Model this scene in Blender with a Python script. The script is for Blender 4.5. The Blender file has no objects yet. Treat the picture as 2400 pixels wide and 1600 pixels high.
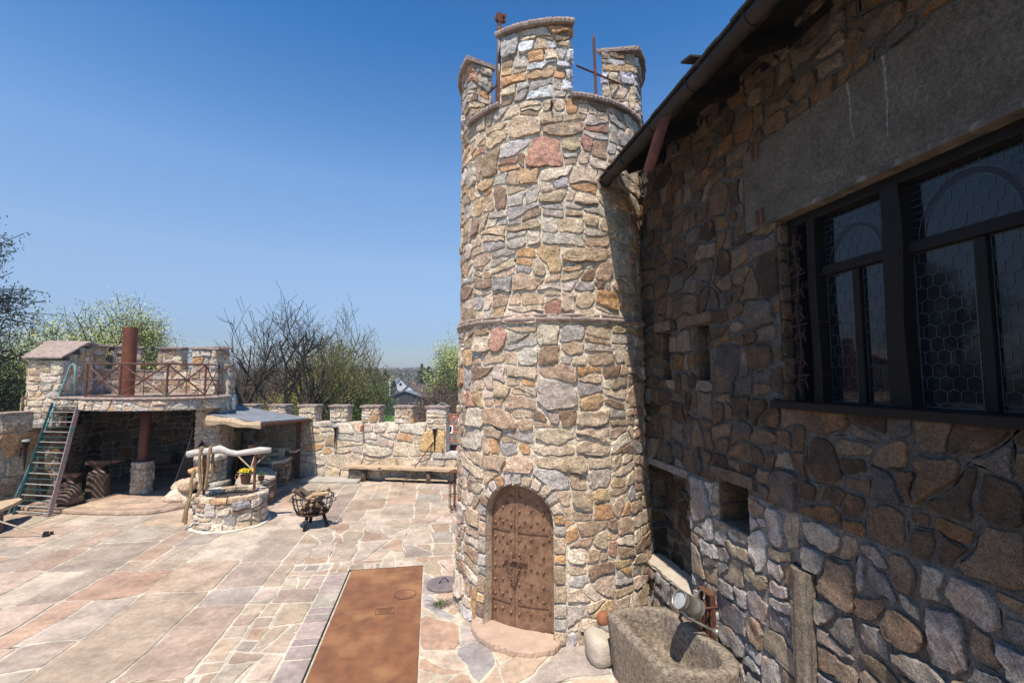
import bpy, math, random
from math import sin, cos, pi, radians, atan2, hypot
from mathutils import Vector, Matrix, noise as MN

# ------------------------------------------------------------------ camera, sky, sun, exposure
SC = bpy.context.scene
COL = SC.collection
cam_d = bpy.data.cameras.new('camera'); cam = bpy.data.objects.new('camera', cam_d); COL.objects.link(cam)
cam_d.sensor_width = 36.0; cam_d.lens = 16.5; cam_d.clip_start = 0.05; cam_d.clip_end = 5000
cam.location = (0, 0, 3.5)
cam.rotation_euler = (radians(90) + math.atan(83 / 1100), 0, radians(-9.65))
SC.camera = cam

SUN = Vector((0.185, 0.45, -1.0)).normalized()          # direction the light travels
w = bpy.data.worlds.new('World'); SC.world = w; w.use_nodes = True
nt = w.node_tree; nt.nodes.clear()
sky = nt.nodes.new('ShaderNodeTexSky'); sky.sky_type = 'NISHITA'; sky.sun_disc = False
sky.sun_elevation = math.asin(-SUN.z); sky.sun_rotation = atan2(-SUN.x, -SUN.y)
sky.air_density = 1.2; sky.dust_density = 0.7; sky.ozone_density = 2.2; sky.altitude = 100
bg = nt.nodes.new('ShaderNodeBackground'); bg.inputs['Strength'].default_value = 0.1013
wo = nt.nodes.new('ShaderNodeOutputWorld')
hs = nt.nodes.new('ShaderNodeHueSaturation'); hs.inputs['Saturation'].default_value = 1.16; nt.links.new(sky.outputs[0], hs.inputs['Color']); tn = nt.nodes.new('ShaderNodeMixRGB'); tn.blend_type = 'MULTIPLY'; tn.inputs[0].default_value = 1; tn.inputs[2].default_value = (.74, .88, 1.10, 1); nt.links.new(hs.outputs[0], tn.inputs[1])
# the clear spring sky pales towards the horizon and deepens towards the zenith: tint by elevation, zenith darkened further to cut fill light
tcw = nt.nodes.new('ShaderNodeTexCoord'); sx = nt.nodes.new('ShaderNodeSeparateXYZ'); nt.links.new(tcw.outputs['Generated'], sx.inputs[0])
cr = nt.nodes.new('ShaderNodeValToRGB'); el = cr.color_ramp.elements
for i, (p_, c_) in enumerate(((0.0, (.50, .49, .56)), (.075, (.475, .447, .505)), (.23, (.95, .72, .60)), (.378, (.97, .83, .70)), (.50, (.62, .70, .66)), (.60, (.33, .59, .63)), (.80, (.20, .40, .46)), (1.0, (.16, .32, .38)))):
    e = el[i] if i < 2 else el.new(p_)
    e.position = p_; e.color = (*c_, 1)
nt.links.new(sx.outputs['Z'], cr.inputs[0])
vm_ = nt.nodes.new('ShaderNodeVectorMath'); vm_.operation = 'MULTIPLY'; nt.links.new(tn.outputs[0], vm_.inputs[0]); nt.links.new(cr.outputs[0], vm_.inputs[1])
v2_ = nt.nodes.new('ShaderNodeVectorMath'); v2_.operation = 'SCALE'; v2_.inputs['Scale'].default_value = 2.0; nt.links.new(vm_.outputs[0], v2_.inputs[0]); nt.links.new(v2_.outputs[0], bg.inputs[0])
nt.links.new(bg.outputs[0], wo.inputs[0])

sd = bpy.data.lights.new('sun', 'SUN'); sd.energy = 5.0; sd.angle = radians(0.5); sd.color = (1.0, 0.925, 0.81)
so = bpy.data.objects.new('sun', sd); COL.objects.link(so); so.location = (-20, -20, 40)
so.rotation_euler = SUN.to_track_quat('-Z', 'Y').to_euler()
SC.view_settings.view_transform = 'Standard'; SC.view_settings.look = 'None'
SC.view_settings.exposure = 0.22; SC.view_settings.gamma = 1.0
SC.cycles.max_bounces = 6; SC.cycles.diffuse_bounces = 1

# ------------------------------------------------------------------ materials
def mat(name, c1, c2=None, scale=8, rough=0.8, metal=0.0, bump=0.3, bscale=40, bdist=0.01, stretch=(1, 1, 1), lo=0.35, hi=0.65, spec=0.3, c3=None, s3=3.0, t3=0.55):
    m = bpy.data.materials.new(name); m.use_nodes = True
    t = m.node_tree; b = t.nodes['Principled BSDF']
    b.inputs['Roughness'].default_value = rough; b.inputs['Metallic'].default_value = metal
    b.inputs['Specular IOR Level'].default_value = spec
    tc = t.nodes.new('ShaderNodeTexCoord'); mp = t.nodes.new('ShaderNodeMapping'); mp.inputs['Scale'].default_value = stretch
    t.links.new(tc.outputs['Object'], mp.inputs[0])
    n = t.nodes.new('ShaderNodeTexNoise'); n.inputs['Scale'].default_value = scale; n.inputs['Detail'].default_value = 7; n.inputs['Roughness'].default_value = 0.62
    t.links.new(mp.outputs[0], n.inputs['Vector'])
    r = t.nodes.new('ShaderNodeValToRGB'); r.color_ramp.elements[0].position = lo; r.color_ramp.elements[1].position = hi
    c2 = c2 or tuple(x * 0.7 for x in c1)
    r.color_ramp.elements[0].color = (*c2, 1); r.color_ramp.elements[1].color = (*c1, 1)
    t.links.new(n.outputs['Fac'], r.inputs[0]); last = r.outputs[0]
    if c3:
        n3 = t.nodes.new('ShaderNodeTexNoise'); n3.inputs['Scale'].default_value = s3; n3.inputs['Detail'].default_value = 5
        t.links.new(mp.outputs[0], n3.inputs['Vector'])
        r3 = t.nodes.new('ShaderNodeMapRange'); r3.inputs[1].default_value = t3; r3.inputs[2].default_value = t3 + 0.12
        t.links.new(n3.outputs['Fac'], r3.inputs[0])
        mx = t.nodes.new('ShaderNodeMixRGB'); mx.inputs[2].default_value = (*c3, 1)
        t.links.new(r3.outputs[0], mx.inputs[0]); t.links.new(last, mx.inputs[1]); last = mx.outputs[0]
    t.links.new(last, b.inputs['Base Color'])
    if bump:
        n2 = t.nodes.new('ShaderNodeTexNoise'); n2.inputs['Scale'].default_value = bscale; n2.inputs['Detail'].default_value = 6; n2.inputs['Roughness'].default_value = 0.65
        t.links.new(mp.outputs[0], n2.inputs['Vector'])
        bp = t.nodes.new('ShaderNodeBump'); bp.inputs['Strength'].default_value = bump; bp.inputs['Distance'].default_value = bdist
        t.links.new(n2.outputs['Fac'], bp.inputs['Height']); t.links.new(bp.outputs[0], b.inputs['Normal'])
    return m

def stone_mat(name, s1=7, s2=24, s3=75, bump=0.6, bdist=0.02, rust=0.35, speck=0.35, gain=1.0):
    """reads the per-stone colour from the mesh attribute Col; alpha 1 = stone, 0 = mortar"""
    m = bpy.data.materials.new(name); m.use_nodes = True
    t = m.node_tree; N = t.nodes.new; L = t.links.new; b = t.nodes['Principled BSDF']
    b.inputs['Roughness'].default_value = 0.88; b.inputs['Specular IOR Level'].default_value = 0.25
    tc = N('ShaderNodeTexCoord'); at = N('ShaderNodeAttribute'); at.attribute_name = 'Col'
    def noise(s, d=6, r=0.6):
        n = N('ShaderNodeTexNoise'); n.inputs['Scale'].default_value = s; n.inputs['Detail'].default_value = d; n.inputs['Roughness'].default_value = r
        L(tc.outputs['Object'], n.inputs['Vector']); return n.outputs['Fac']
    def rng(x, a, bb, c, d):
        q = N('ShaderNodeMapRange'); q.inputs[1].default_value = a; q.inputs[2].default_value = bb; q.inputs[3].default_value = c; q.inputs[4].default_value = d
        L(x, q.inputs[0]); return q.outputs[0]
    def mul(a, c):
        q = N('ShaderNodeMath'); q.operation = 'MULTIPLY'
        for i, z in enumerate((a, c)):
            if isinstance(z, (int, float)): q.inputs[i].default_value = z
            else: L(z, q.inputs[i])
        return q.outputs[0]
    n1 = noise(s1); n2 = noise(s2, 5, 0.7); n3 = noise(s3, 3, 0.7); n4 = noise(s1 * 0.45, 4)
    f = mul(mul(rng(n1, 0.3, 0.7, 0.70, 1.25), rng(n2, 0.32, 0.68, 0.62, 1.32)), rng(n3, 0.36, 0.64, 1 - speck, 1 + speck))
    f = mul(f, gain)
    mr = N('ShaderNodeMixRGB'); mr.inputs[2].default_value = (0.40, 0.19, 0.07, 1)
    L(at.outputs['Color'], mr.inputs[1]); L(mul(mul(rng(n4, 0.52, 0.7, 0, 1), rust), at.outputs['Alpha']), mr.inputs[0])
    vm = N('ShaderNodeVectorMath'); vm.operation = 'SCALE'; L(mr.outputs[0], vm.inputs[0]); L(f, vm.inputs['Scale'])
    L(vm.outputs[0], b.inputs['Base Color'])
    h = N('ShaderNodeMath'); h.operation = 'ADD'; L(mul(n1, 1.2), h.inputs[0])
    h2 = N('ShaderNodeMath'); h2.operation = 'ADD'; L(mul(n2, 0.7), h2.inputs[0]); L(mul(n3, 0.25), h2.inputs[1]); L(h2.outputs[0], h.inputs[1])
    bp = N('ShaderNodeBump'); bp.inputs['Strength'].default_value = bump; bp.inputs['Distance'].default_value = bdist
    L(h.outputs[0], bp.inputs['Height']); L(bp.outputs[0], b.inputs['Normal'])
    return m

M = {}
M['tower'] = stone_mat('tower_rubble', bump=0.85, bdist=0.03, rust=.28, gain=1.27, speck=.42)
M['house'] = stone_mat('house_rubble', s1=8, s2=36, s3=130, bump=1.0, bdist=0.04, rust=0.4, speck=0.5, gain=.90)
M['wall'] = stone_mat('courtyard_rubble', s1=4, s2=14, s3=45, bump=0.7, bdist=0.03, rust=0.28, gain=1.16, speck=.4)
M['paving'] = stone_mat('flagstone', s1=2.0, s2=11, s3=80, bump=0.35, bdist=0.012, rust=0.13, speck=0.15)
for _n in M['paving'].node_tree.nodes:
    if _n.type == 'MAP_RANGE' and abs(_n.inputs[3].default_value - .62) < .01: _n.inputs[3].default_value = .78; _n.inputs[4].default_value = 1.16
M['coping'] = mat('pink_sandstone', (0.45, 0.35, 0.30), (0.27, 0.20, 0.17), scale=9, bump=0.7, bscale=28, bdist=0.03)
M['joint'] = mat('pale_joint', (0.62, 0.55, 0.44), (0.40, 0.34, 0.27), scale=9, bump=0.5, bscale=60)
M['mortar'] = mat('grey_mortar', (0.42, 0.38, 0.33), (0.30, 0.27, 0.24), scale=9, bump=0.6, bscale=45)
M['concrete'] = mat('weathered_concrete', (0.145, 0.118, 0.095), (0.055, 0.047, 0.04), scale=5.5, bump=0.7, bscale=60, bdist=0.012, stretch=(1, 1, 0.45), c3=(0.20, 0.175, 0.15), s3=7, t3=0.60)
M['trough'] = mat('worn_granite', (0.44, 0.355, 0.27), (0.15, 0.115, 0.085), scale=24, bump=1.0, bscale=48, bdist=0.022, c3=(0.22, 0.19, 0.11), s3=4, t3=0.6)
M['rust_plate'] = mat('rusted_steel_plate', (0.27, 0.115, 0.050), (0.18, 0.075, 0.036), scale=5, rough=0.62, bump=0.15, bscale=60, c3=(0.34, 0.165, 0.072), s3=1.3, t3=0.50, spec=0.4)
M['rust'] = mat('rusty_iron', (0.22, 0.085, 0.05), (0.09, 0.04, 0.03), scale=14, rough=0.75, metal=0.2, bump=0.4, bscale=70)
M['door'] = mat('rusty_door_steel', (0.35, 0.205, 0.125), (0.17, 0.092, 0.055), scale=9, rough=0.62, metal=0.15, bump=0.5, bscale=40, c3=(0.17, 0.098, 0.065), s3=26, t3=0.56)
M['door_iron'] = mat('forged_door_iron', (0.36, 0.21, 0.14), (0.15, 0.085, 0.06), scale=22, rough=0.55, metal=0.4, bump=0.4, bscale=80)
M['grille'] = mat('dark_rusty_scrollwork', (0.05, 0.02, 0.014), (0.02, 0.010, 0.008), scale=20, rough=.6, bump=0.2)
M['black_iron'] = mat('black_iron', (0.05, 0.045, 0.045), (0.02, 0.018, 0.018), scale=16, rough=0.55, metal=0.5, bump=0.3, bscale=60)
M['steel'] = mat('grey_galvanised_steel', (0.42, 0.41, 0.36), (0.26, 0.25, 0.22), scale=9, rough=0.42, metal=0.7, bump=0.2, bscale=50)
M['teal'] = mat('teal_painted_steel', (0.045, 0.12, 0.125), (0.025, 0.06, 0.065), scale=9, rough=0.5, bump=0.2, c3=(0.28, 0.14, 0.09), s3=7, t3=0.6)
M['peeling'] = mat('peeling_rail_paint', (0.17, 0.075, 0.055), (0.09, 0.04, 0.034), scale=11, rough=0.7, bump=0.3, c3=(0.10, 0.24, 0.16), s3=5, t3=0.60)
M['wood_pale'] = mat('weathered_pale_wood', (0.56, 0.46, 0.36), (0.36, 0.27, 0.19), scale=7, bump=0.5, bscale=14, stretch=(1, 1, 6))
M['wood_slab'] = mat('split_log_wood', (0.62, 0.48, 0.33), (0.42, 0.29, 0.18), scale=5, bump=0.5, bscale=12, stretch=(0.6, 5, 5))
M['driftwood'] = mat('bleached_driftwood', (.66, .62, .57), (.42, .37, .32), scale=6, bump=.6, bscale=16, stretch=(.5, 4, 4))
M['wood_bark'] = mat('bark', (0.20, 0.14, 0.10), (0.09, 0.06, 0.045), scale=9, bump=0.9, bscale=20, bdist=0.02, stretch=(2.5, 2.5, 0.6))
M['wood_end'] = mat('cut_log_face', (0.58, 0.40, 0.24), (0.40, 0.25, 0.14), scale=12, bump=0.3)
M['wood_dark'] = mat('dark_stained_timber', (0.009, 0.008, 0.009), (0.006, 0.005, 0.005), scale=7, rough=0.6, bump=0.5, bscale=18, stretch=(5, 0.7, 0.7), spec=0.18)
M['soffit'] = mat('dark_soffit_boards', (0.018, 0.014, 0.012), (0.007, 0.006, 0.005), scale=6, bump=0.4, spec=0.1)  # dark wood, an even near-black brown
M['gutter'] = mat('weathered_gutter', (0.036, 0.027, 0.022), (0.016, 0.012, 0.010), scale=8, rough=0.7, bump=0.5, bscale=22, stretch=(1, 0.5, 1), c3=(0.13, 0.09, 0.06), s3=9, t3=0.64)
M['tile_edge'] = mat('dark_roof_tile', (0.07, 0.058, 0.05), (0.035, 0.03, 0.028), scale=8, bump=0.4)
M['chute'] = mat('red_clay_tile', (0.12, 0.036, 0.026), (0.06, 0.02, 0.016), scale=9, bump=0.4)
M['felt'] = mat('grey_roofing_felt', (0.27, 0.29, 0.32), (0.18, 0.195, 0.22), scale=3.5, bump=0.5, bscale=30)
M['rope'] = mat('hemp_rope', (0.40, 0.29, 0.16), (0.22, 0.15, 0.08), scale=40, bump=0.8, bscale=60)
M['basket'] = mat('brown_wicker', (0.16, 0.075, 0.04), (0.07, 0.035, 0.02), scale=60, bump=0.9, bscale=90)
M['petal'] = mat('yellow_petals', (0.85, 0.62, 0.02), (0.75, 0.45, 0.01), scale=20, bump=0, rough=0.6)
M['leaf'] = mat('fresh_green_leaves', (0.11, 0.20, 0.04), (0.05, 0.10, 0.02), scale=3, bump=0)
M['clay'] = mat('terracotta', (0.38, 0.15, 0.07), (0.24, 0.09, 0.045), scale=14, bump=0.3)
M['pane'] = mat('dark_window_glass', (0.006, 0.008, 0.012), (0.004, 0.005, 0.008), rough=0.03, bump=0.05, bscale=5, bdist=0.004, spec=0.5)
M['lead'] = mat('lead_came', (0.075, 0.10, 0.11), (0.035, 0.05, 0.055), rough=0.45, metal=0.3, bump=0)
M['violet'] = mat('violet_border_glass', (0.012, 0.005, 0.009), (0.008, 0.004, 0.006), rough=0.1, bump=0)
M['dark_stone'] = mat('dark_interior_stone', (0.10, 0.08, 0.065), (0.05, 0.04, 0.034), scale=6, bump=0.8, bscale=20)  # even dark brown stone for the well shaft and house body
M['ochre'] = mat('ochre_plaster', (0.42, 0.31, 0.15), (0.30, 0.21, 0.10), scale=5, bump=0.3)
M['glass'] = mat('lantern_glass', (0.5, 0.5, 0.48), (0.35, 0.35, 0.34), rough=0.1, bump=0, spec=0.6)
M['soil'] = mat('dry_soil_and_leaf_litter', (0.13, 0.10, 0.07), (0.07, 0.055, 0.035), scale=0.12, bump=0.6, bscale=2, c3=(0.07, 0.13, 0.035), s3=0.03, t3=0.47)
M['lawn'] = mat('spring_lawn', (0.10, 0.21, 0.035), (0.06, 0.14, 0.025), scale=0.8, bump=0.5, bscale=10)

# ------------------------------------------------------------------ mesh builder and object helpers
class MB:
    def __init__(s): s.v = []; s.f = []; s.c = []; s.m = []; s.col = False
    def add(s, vs, fs, col=None, mi=0):
        o = len(s.v); s.v.extend(vs)
        s.f.extend([tuple(i + o for i in f) for f in fs]); s.m.extend([mi] * len(fs))
        if col is not None: s.col = True
        s.c.extend([col or (1, 1, 1, 1)] * len(vs))
        return s
    def box(s, c, sz, rz=0.0, rx=0.0, ry=0.0, col=None, mi=0):
        R = Matrix.Rotation(rz, 3, 'Z') @ Matrix.Rotation(ry, 3, 'Y') @ Matrix.Rotation(rx, 3, 'X')
        vs = []
        for i in range(8):
            p = Vector(((i & 1) - .5, ((i >> 1) & 1) - .5, ((i >> 2) & 1) - .5)); p = Vector((p.x * sz[0], p.y * sz[1], p.z * sz[2]))
            vs.append(tuple(R @ p + Vector(c)))
        return s.add(vs, [(0, 2, 3, 1), (4, 5, 7, 6), (0, 1, 5, 4), (2, 6, 7, 3), (0, 4, 6, 2), (1, 3, 7, 5)], col, mi)
    def span(s, a, b, **k):
        return s.box([(a[i] + b[i]) / 2 for i in range(3)], [abs(b[i] - a[i]) for i in range(3)], **k)
    def tube(s, pts, rad, n=8, caps=True, col=None, mi=0, wob=0, rnd=None):
        pts = [Vector(p) for p in pts]
        if isinstance(rad, (int, float)): rad = [rad] * len(pts)
        vs = []; up = None
        for i, p in enumerate(pts):
            d = (pts[min(i + 1, len(pts) - 1)] - pts[max(i - 1, 0)]).normalized()
            if up is None: up = d.orthogonal().normalized()
            else:
                up = up - d * up.dot(d)
                up = up.normalized() if up.length > 1e-6 else d.orthogonal().normalized()
            q = d.cross(up)
            for k in range(n):
                a = 2 * pi * k / n; rr = rad[i] * (1 + (rnd.uniform(-wob, wob) if rnd else 0))
                vs.append(tuple(p + (up * cos(a) + q * sin(a)) * rr))
        fs = []
        for i in range(len(pts) - 1):
            for k in range(n):
                k2 = (k + 1) % n; fs.append((i * n + k, i * n + k2, (i + 1) * n + k2, (i + 1) * n + k))
        if caps: fs.append(tuple(range(n))[::-1]); fs.append(tuple((len(pts) - 1) * n + k for k in range(n)))
        return s.add(vs, fs, col, mi)
    def lathe(s, prof, c=(0, 0, 0), n=24, M3=None, col=None, mi=0, close=False):
        vs = []
        for r, z in prof:
            for k in range(n):
                a = 2 * pi * k / n; p = Vector((r * cos(a), r * sin(a), z))
                if M3: p = M3 @ p
                vs.append(tuple(p + Vector(c)))
        fs = []
        for i in range(len(prof) - 1):
            for k in range(n):
                k2 = (k + 1) % n; fs.append((i * n + k, i * n + k2, (i + 1) * n + k2, (i + 1) * n + k))
        if prof[0][0] > 1e-4: fs.append(tuple(range(n))[::-1])
        if prof[-1][0] > 1e-4 and not close: fs.append(tuple((len(prof) - 1) * n + k for k in range(n)))
        return s.add(vs, fs, col, mi)
    def prism(s, poly, z0, z1, col=None, mi=0):
        n = len(poly); vs = [(x, y, z0) for x, y in poly] + [(x, y, z1) for x, y in poly]
        fs = [(k, (k + 1) % n, n + (k + 1) % n, n + k) for k in range(n)] + [tuple(range(n))[::-1], tuple(range(n, 2 * n))]
        return s.add(vs, fs, col, mi)
    def blob(s, c, r, seed=0, jit=0.15, nu=12, nv=8, col=None, mi=0, rz=0):
        R = random.Random(seed); vs = [];
        ph = [R.uniform(0, 6) for _ in range(6)]
        for j in range(nv + 1):
            th = pi * j / nv
            for i in range(nu):
                a = 2 * pi * i / nu
                d = Vector((sin(th) * cos(a), sin(th) * sin(a), cos(th)))
                k = 1 + jit * (sin(2.3 * d.x * 2 + ph[0]) * .5 + sin(3.1 * d.y * 2 + ph[1]) * .5 + sin(2.7 * d.z * 2 + ph[2]) * .5) + (R.uniform(-jit, jit) * .35 if 0 < j < nv else 0)
                x, y, z = d.x * r[0] * k, d.y * r[1] * k, d.z * r[2] * k
                vs.append((c[0] + x * cos(rz) - y * sin(rz), c[1] + x * sin(rz) + y * cos(rz), c[2] + z))
        fs = []
        for j in range(nv):
            for i in range(nu):
                i2 = (i + 1) % nu; fs.append((j * nu + i, (j + 1) * nu + i, (j + 1) * nu + i2, j * nu + i2))
        return s.add(vs, fs, col, mi)

ORG = {}
def thing(name, label, cat, loc=(0, 0, 0), group=None):
    o = bpy.data.objects.new(name, None); COL.objects.link(o); o.location = loc; o.empty_display_size = 0.3
    o['label'] = label; o['category'] = cat
    if group: o['group'] = group
    ORG[o.name] = Vector(loc); return o
def obj(name, mb, m, parent=None, smooth=False, label=None, loc=None):
    """one mesh object; vertices are given in world space"""
    org = ORG[parent.name] if parent else Vector(loc or (0, 0, 0))
    me = bpy.data.meshes.new(name)
    if org.length > 0: vs = [(x - org.x, y - org.y, z - org.z) for x, y, z in mb.v]
    else: vs = mb.v
    me.from_pydata(vs, [], mb.f)
    for mm in (m if isinstance(m, (list, tuple)) else [m]): me.materials.append(mm)
    if isinstance(m, (list, tuple)): me.polygons.foreach_set('material_index', mb.m)
    if mb.col:
        ca = me.color_attributes.new('Col', 'FLOAT_COLOR', 'POINT'); ca.data.foreach_set('color', [x for c in mb.c for x in c])
    if smooth: me.polygons.foreach_set('use_smooth', [True] * len(me.polygons))
    me.update()
    o = bpy.data.objects.new(name, me); COL.objects.link(o)
    if parent: o.parent = parent
    else: o.location = org
    ORG[o.name] = org
    if label: o['label'] = label
    return o
def tag(o, label, cat, group=None):
    o['label'] = label; o['category'] = cat
    if group: o['group'] = group
    return o
def struct(o): o['kind'] = 'structure'; return o
def bevel(o, wd=0.01, seg=2):
    b = o.modifiers.new('b', 'BEVEL'); b.width = wd; b.segments = seg; b.limit_method = 'ANGLE'; b.angle_limit = radians(40); return o
def copy_tree(o, parent=None):
    c = o.copy(); COL.objects.link(c)
    if parent: c.parent = parent
    for ch in o.children: copy_tree(ch, c)
    return c

# ------------------------------------------------------------------ rubble: irregular stones in power-diagram cells
def clip(P, a, b, c):
    out = []; n = len(P)
    for i in range(n):
        p = P[i]; q = P[(i + 1) % n]; dp = a * p[0] + b * p[1] - c; dq = a * q[0] + b * q[1] - c
        if dp <= 0: out.append(p)
        if (dp < 0 < dq) or (dq < 0 < dp):
            t = dp / (dp - dq); out.append((p[0] + (q[0] - p[0]) * t, p[1] + (q[1] - p[1]) * t))
    return out
def area(P):
    return 0.5 * sum(P[i][0] * P[(i + 1) % len(P)][1] - P[(i + 1) % len(P)][0] * P[i][1] for i in range(len(P))) if len(P) > 2 else 0
def cent(P):
    n = len(P); return (sum(p[0] for p in P) / n, sum(p[1] for p in P) / n)

def cut_hole(P, hole, exact):
    """remove a hole from convex P. exact: list of convex pieces; otherwise the largest convex remainder"""
    if hole[0] == 'rect':
        _, u0, u1, v0, v1 = hole
        if all(p[0] <= u0 for p in P) or all(p[0] >= u1 for p in P) or all(p[1] <= v0 for p in P) or all(p[1] >= v1 for p in P): return [P]
        if exact:
            mid = clip(clip(P, 1, 0, u1), -1, 0, -u0)
            out = [clip(P, 1, 0, u0), clip(P, -1, 0, -u1)]
            if len(mid) > 2: out += [clip(mid, 0, 1, v0), clip(mid, 0, -1, -v1)]
            return [q for q in out if len(q) > 2 and abs(area(q)) > 1e-6]
        c = [clip(P, 1, 0, u0), clip(P, -1, 0, -u1), clip(P, 0, 1, v0), clip(P, 0, -1, -v1)]
        b = max(c, key=lambda q: abs(area(q))); return [b] if len(b) > 2 else []
    _, uc, hw, v0, vs = hole                     # arch: rectangle plus half circle
    if all(p[0] <= uc - hw for p in P) or all(p[0] >= uc + hw for p in P) or all(p[1] <= v0 for p in P) or all(p[1] >= vs + hw for p in P): return [P]
    if exact:
        low = clip(P, 0, 1, vs); out = []
        if len(low) > 2:
            out += [clip(low, 1, 0, uc - hw), clip(low, -1, 0, -(uc + hw))]
        top = clip(P, 0, -1, -vs); K = 14
        if len(top) > 2:
            for k in range(K):
                a0, a1 = pi * k / K, pi * (k + 1) / K; am = (a0 + a1) / 2
                q = clip(top, sin(a0), -cos(a0), sin(a0) * uc - cos(a0) * vs)
                if len(q) > 2: q = clip(q, -sin(a1), cos(a1), -sin(a1) * uc + cos(a1) * vs)
                if len(q) > 2: q = clip(q, -cos(am), -sin(am), -(cos(am) * uc + sin(am) * vs + hw * .995))
                if len(q) > 2: out.append(q)
        return [q for q in out if len(q) > 2 and abs(area(q)) > 1e-6]
    c = cent(P)
    if c[1] > vs:
        d = hypot(c[0] - uc, c[1] - vs) or 1; dx, dy = (c[0] - uc) / d, (c[1] - vs) / d
        q = clip(P, -dx, -dy, -(dx * uc + dy * vs + hw))
    else: q = clip(P, 1, 0, uc - hw) if c[0] < uc else clip(P, -1, 0, -(uc + hw))
    return [q] if len(q) > 2 else []

def inset(P, R, gap):
    """convex polygon drawn in by a slightly different joint on every side"""
    S = P
    for i in range(len(P)):
        p, q = P[i], P[(i + 1) % len(P)]; L = hypot(q[0] - p[0], q[1] - p[1])
        if L < 1e-6: continue
        nx, ny = (q[1] - p[1]) / L, -(q[0] - p[0]) / L
        S = clip(S, nx, ny, nx * p[0] + ny * p[1] - gap * R.uniform(.45, 1.5))
        if len(S) < 3: return []
    return S
def dense(P, step):
    Q = []
    for i in range(len(P)):
        p, q = P[i], P[(i + 1) % len(P)]; L = hypot(q[0] - p[0], q[1] - p[1]); n = max(1, int(L / step + .5))
        for k in range(n): t = k / n; Q.append((p[0] + (q[0] - p[0]) * t, p[1] + (q[1] - p[1]) * t))
    return Q
def cells(W, H, cw, ch, R, tilt=.16, var=1.0, blk=(2.7, 2.4)):
    """courses cut into blocks, the blocks split again by tilted lines down to very unequal stones"""
    out = []; ar = cw * ch
    def split(P, target, dep):
        us = [p[0] for p in P]; vs = [p[1] for p in P]; w_, h_ = max(us) - min(us), max(vs) - min(vs)
        if dep > 7 or abs(area(P)) < target: out.append(P); return
        c = (min(us) + w_ * R.uniform(.33, .67), min(vs) + h_ * R.uniform(.33, .67))
        if w_ / cw > h_ / ch * R.uniform(.75, 1.3): a = R.gauss(0, tilt * 1.5); n = (cos(a), sin(a))
        else: a = pi / 2 + R.gauss(0, tilt); n = (cos(a), sin(a))
        k = n[0] * c[0] + n[1] * c[1]
        for Q in (clip(P, n[0], n[1], k), clip(P, -n[0], -n[1], -k)):
            if len(Q) > 2 and abs(area(Q)) > .01 * ar: split(Q, ar * math.exp(R.gauss(.12, .5 * var)), dep + 1)
    v = -ch * R.uniform(0, 1.0)
    while v < H:
        rh = ch * R.uniform(.75, 1.25) * blk[1]; u = -cw * R.uniform(0, 2)
        if H - (v + rh) < ch * .6: rh = H - v + .001
        while u < W:
            rw = cw * R.uniform(.7, 1.3) * blk[0]
            P = [(max(u, 0), max(v, 0)), (min(u + rw, W), max(v, 0)), (min(u + rw, W), min(v + rh, H)), (max(u, 0), min(v + rh, H))]
            if P[1][0] - P[0][0] > 1e-3 and P[2][1] - P[1][1] > 1e-3: split(P, ar * math.exp(R.gauss(.12, .5 * var)), 0)
            u += rw
        v += rh
    return out

def shape_stone(P, R, step, jit, rounds=1, cutk=0.22):
    for _ in range(rounds):                            # corner cutting
        Q = []
        for i in range(len(P)):
            p, q = P[i], P[(i + 1) % len(P)]; k = cutk * R.uniform(.5, 1.2)
            Q += [(p[0] + (q[0] - p[0]) * k, p[1] + (q[1] - p[1]) * k), (p[0] + (q[0] - p[0]) * (1 - k), p[1] + (q[1] - p[1]) * (1 - k))]
        P = Q
    Q = []
    for i in range(len(P)):
        p, q = P[i], P[(i + 1) % len(P)]; L = hypot(q[0] - p[0], q[1] - p[1])
        if L < 1e-5: continue
        n = max(1, int(L / step)); nx, ny = (q[1] - p[1]) / L, -(q[0] - p[0]) / L
        for k in range(n):
            t = k / n; j = R.uniform(-jit, jit * .6)
            Q.append((p[0] + (q[0] - p[0]) * t + nx * j, p[1] + (q[1] - p[1]) * t + ny * j))
    return Q

PAL_WARM = [((.48, .36, .235), 5), ((.53, .42, .29), 5), ((.40, .29, .19), 4), ((.45, .40, .33), 3), ((.36, .335, .30), 2.2), ((.50, .285, .13), 1.8),
            ((.28, .19, .125), 1.8), ((.40, .21, .15), .5), ((.60, .51, .38), 3.2), ((.52, .36, .19), 1.4), ((.42, .40, .37), 1.0)]
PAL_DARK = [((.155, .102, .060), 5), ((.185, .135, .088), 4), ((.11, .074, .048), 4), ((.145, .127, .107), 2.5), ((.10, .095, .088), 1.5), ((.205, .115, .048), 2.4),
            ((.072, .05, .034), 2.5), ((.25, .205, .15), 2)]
PAL_PALE = [((.60, .49, .345), 5), ((.56, .43, .28), 4), ((.53, .465, .37), 3), ((.48, .35, .225), 2), ((.46, .415, .35), 2), ((.55, .34, .165), .8), ((.66, .575, .445), 3)]
PAL_PAVE = [((.47, .345, .25), 6), ((.48, .375, .275), 6), ((.46, .38, .29), 4), ((.38, .325, .265), 2), ((.46, .31, .21), 2.4), ((.51, .415, .31), 4), ((.39, .305, .235), 1.5)]
def pick(pal, R):
    t = R.uniform(0, sum(x[1] for x in pal))
    for c, k in pal:
        t -= k
        if t <= 0: break
    f = R.uniform(.84, 1.14); g = sum(c) / 3; m = (g * 1.16, g, g * .80); q = .16; c = (c[0], c[1] * .965, c[2]); return tuple((c[i] * (1 - q) + m[i] * q) * f * R.uniform(.97, 1.03) for i in range(3)) + (1.0,)

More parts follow.
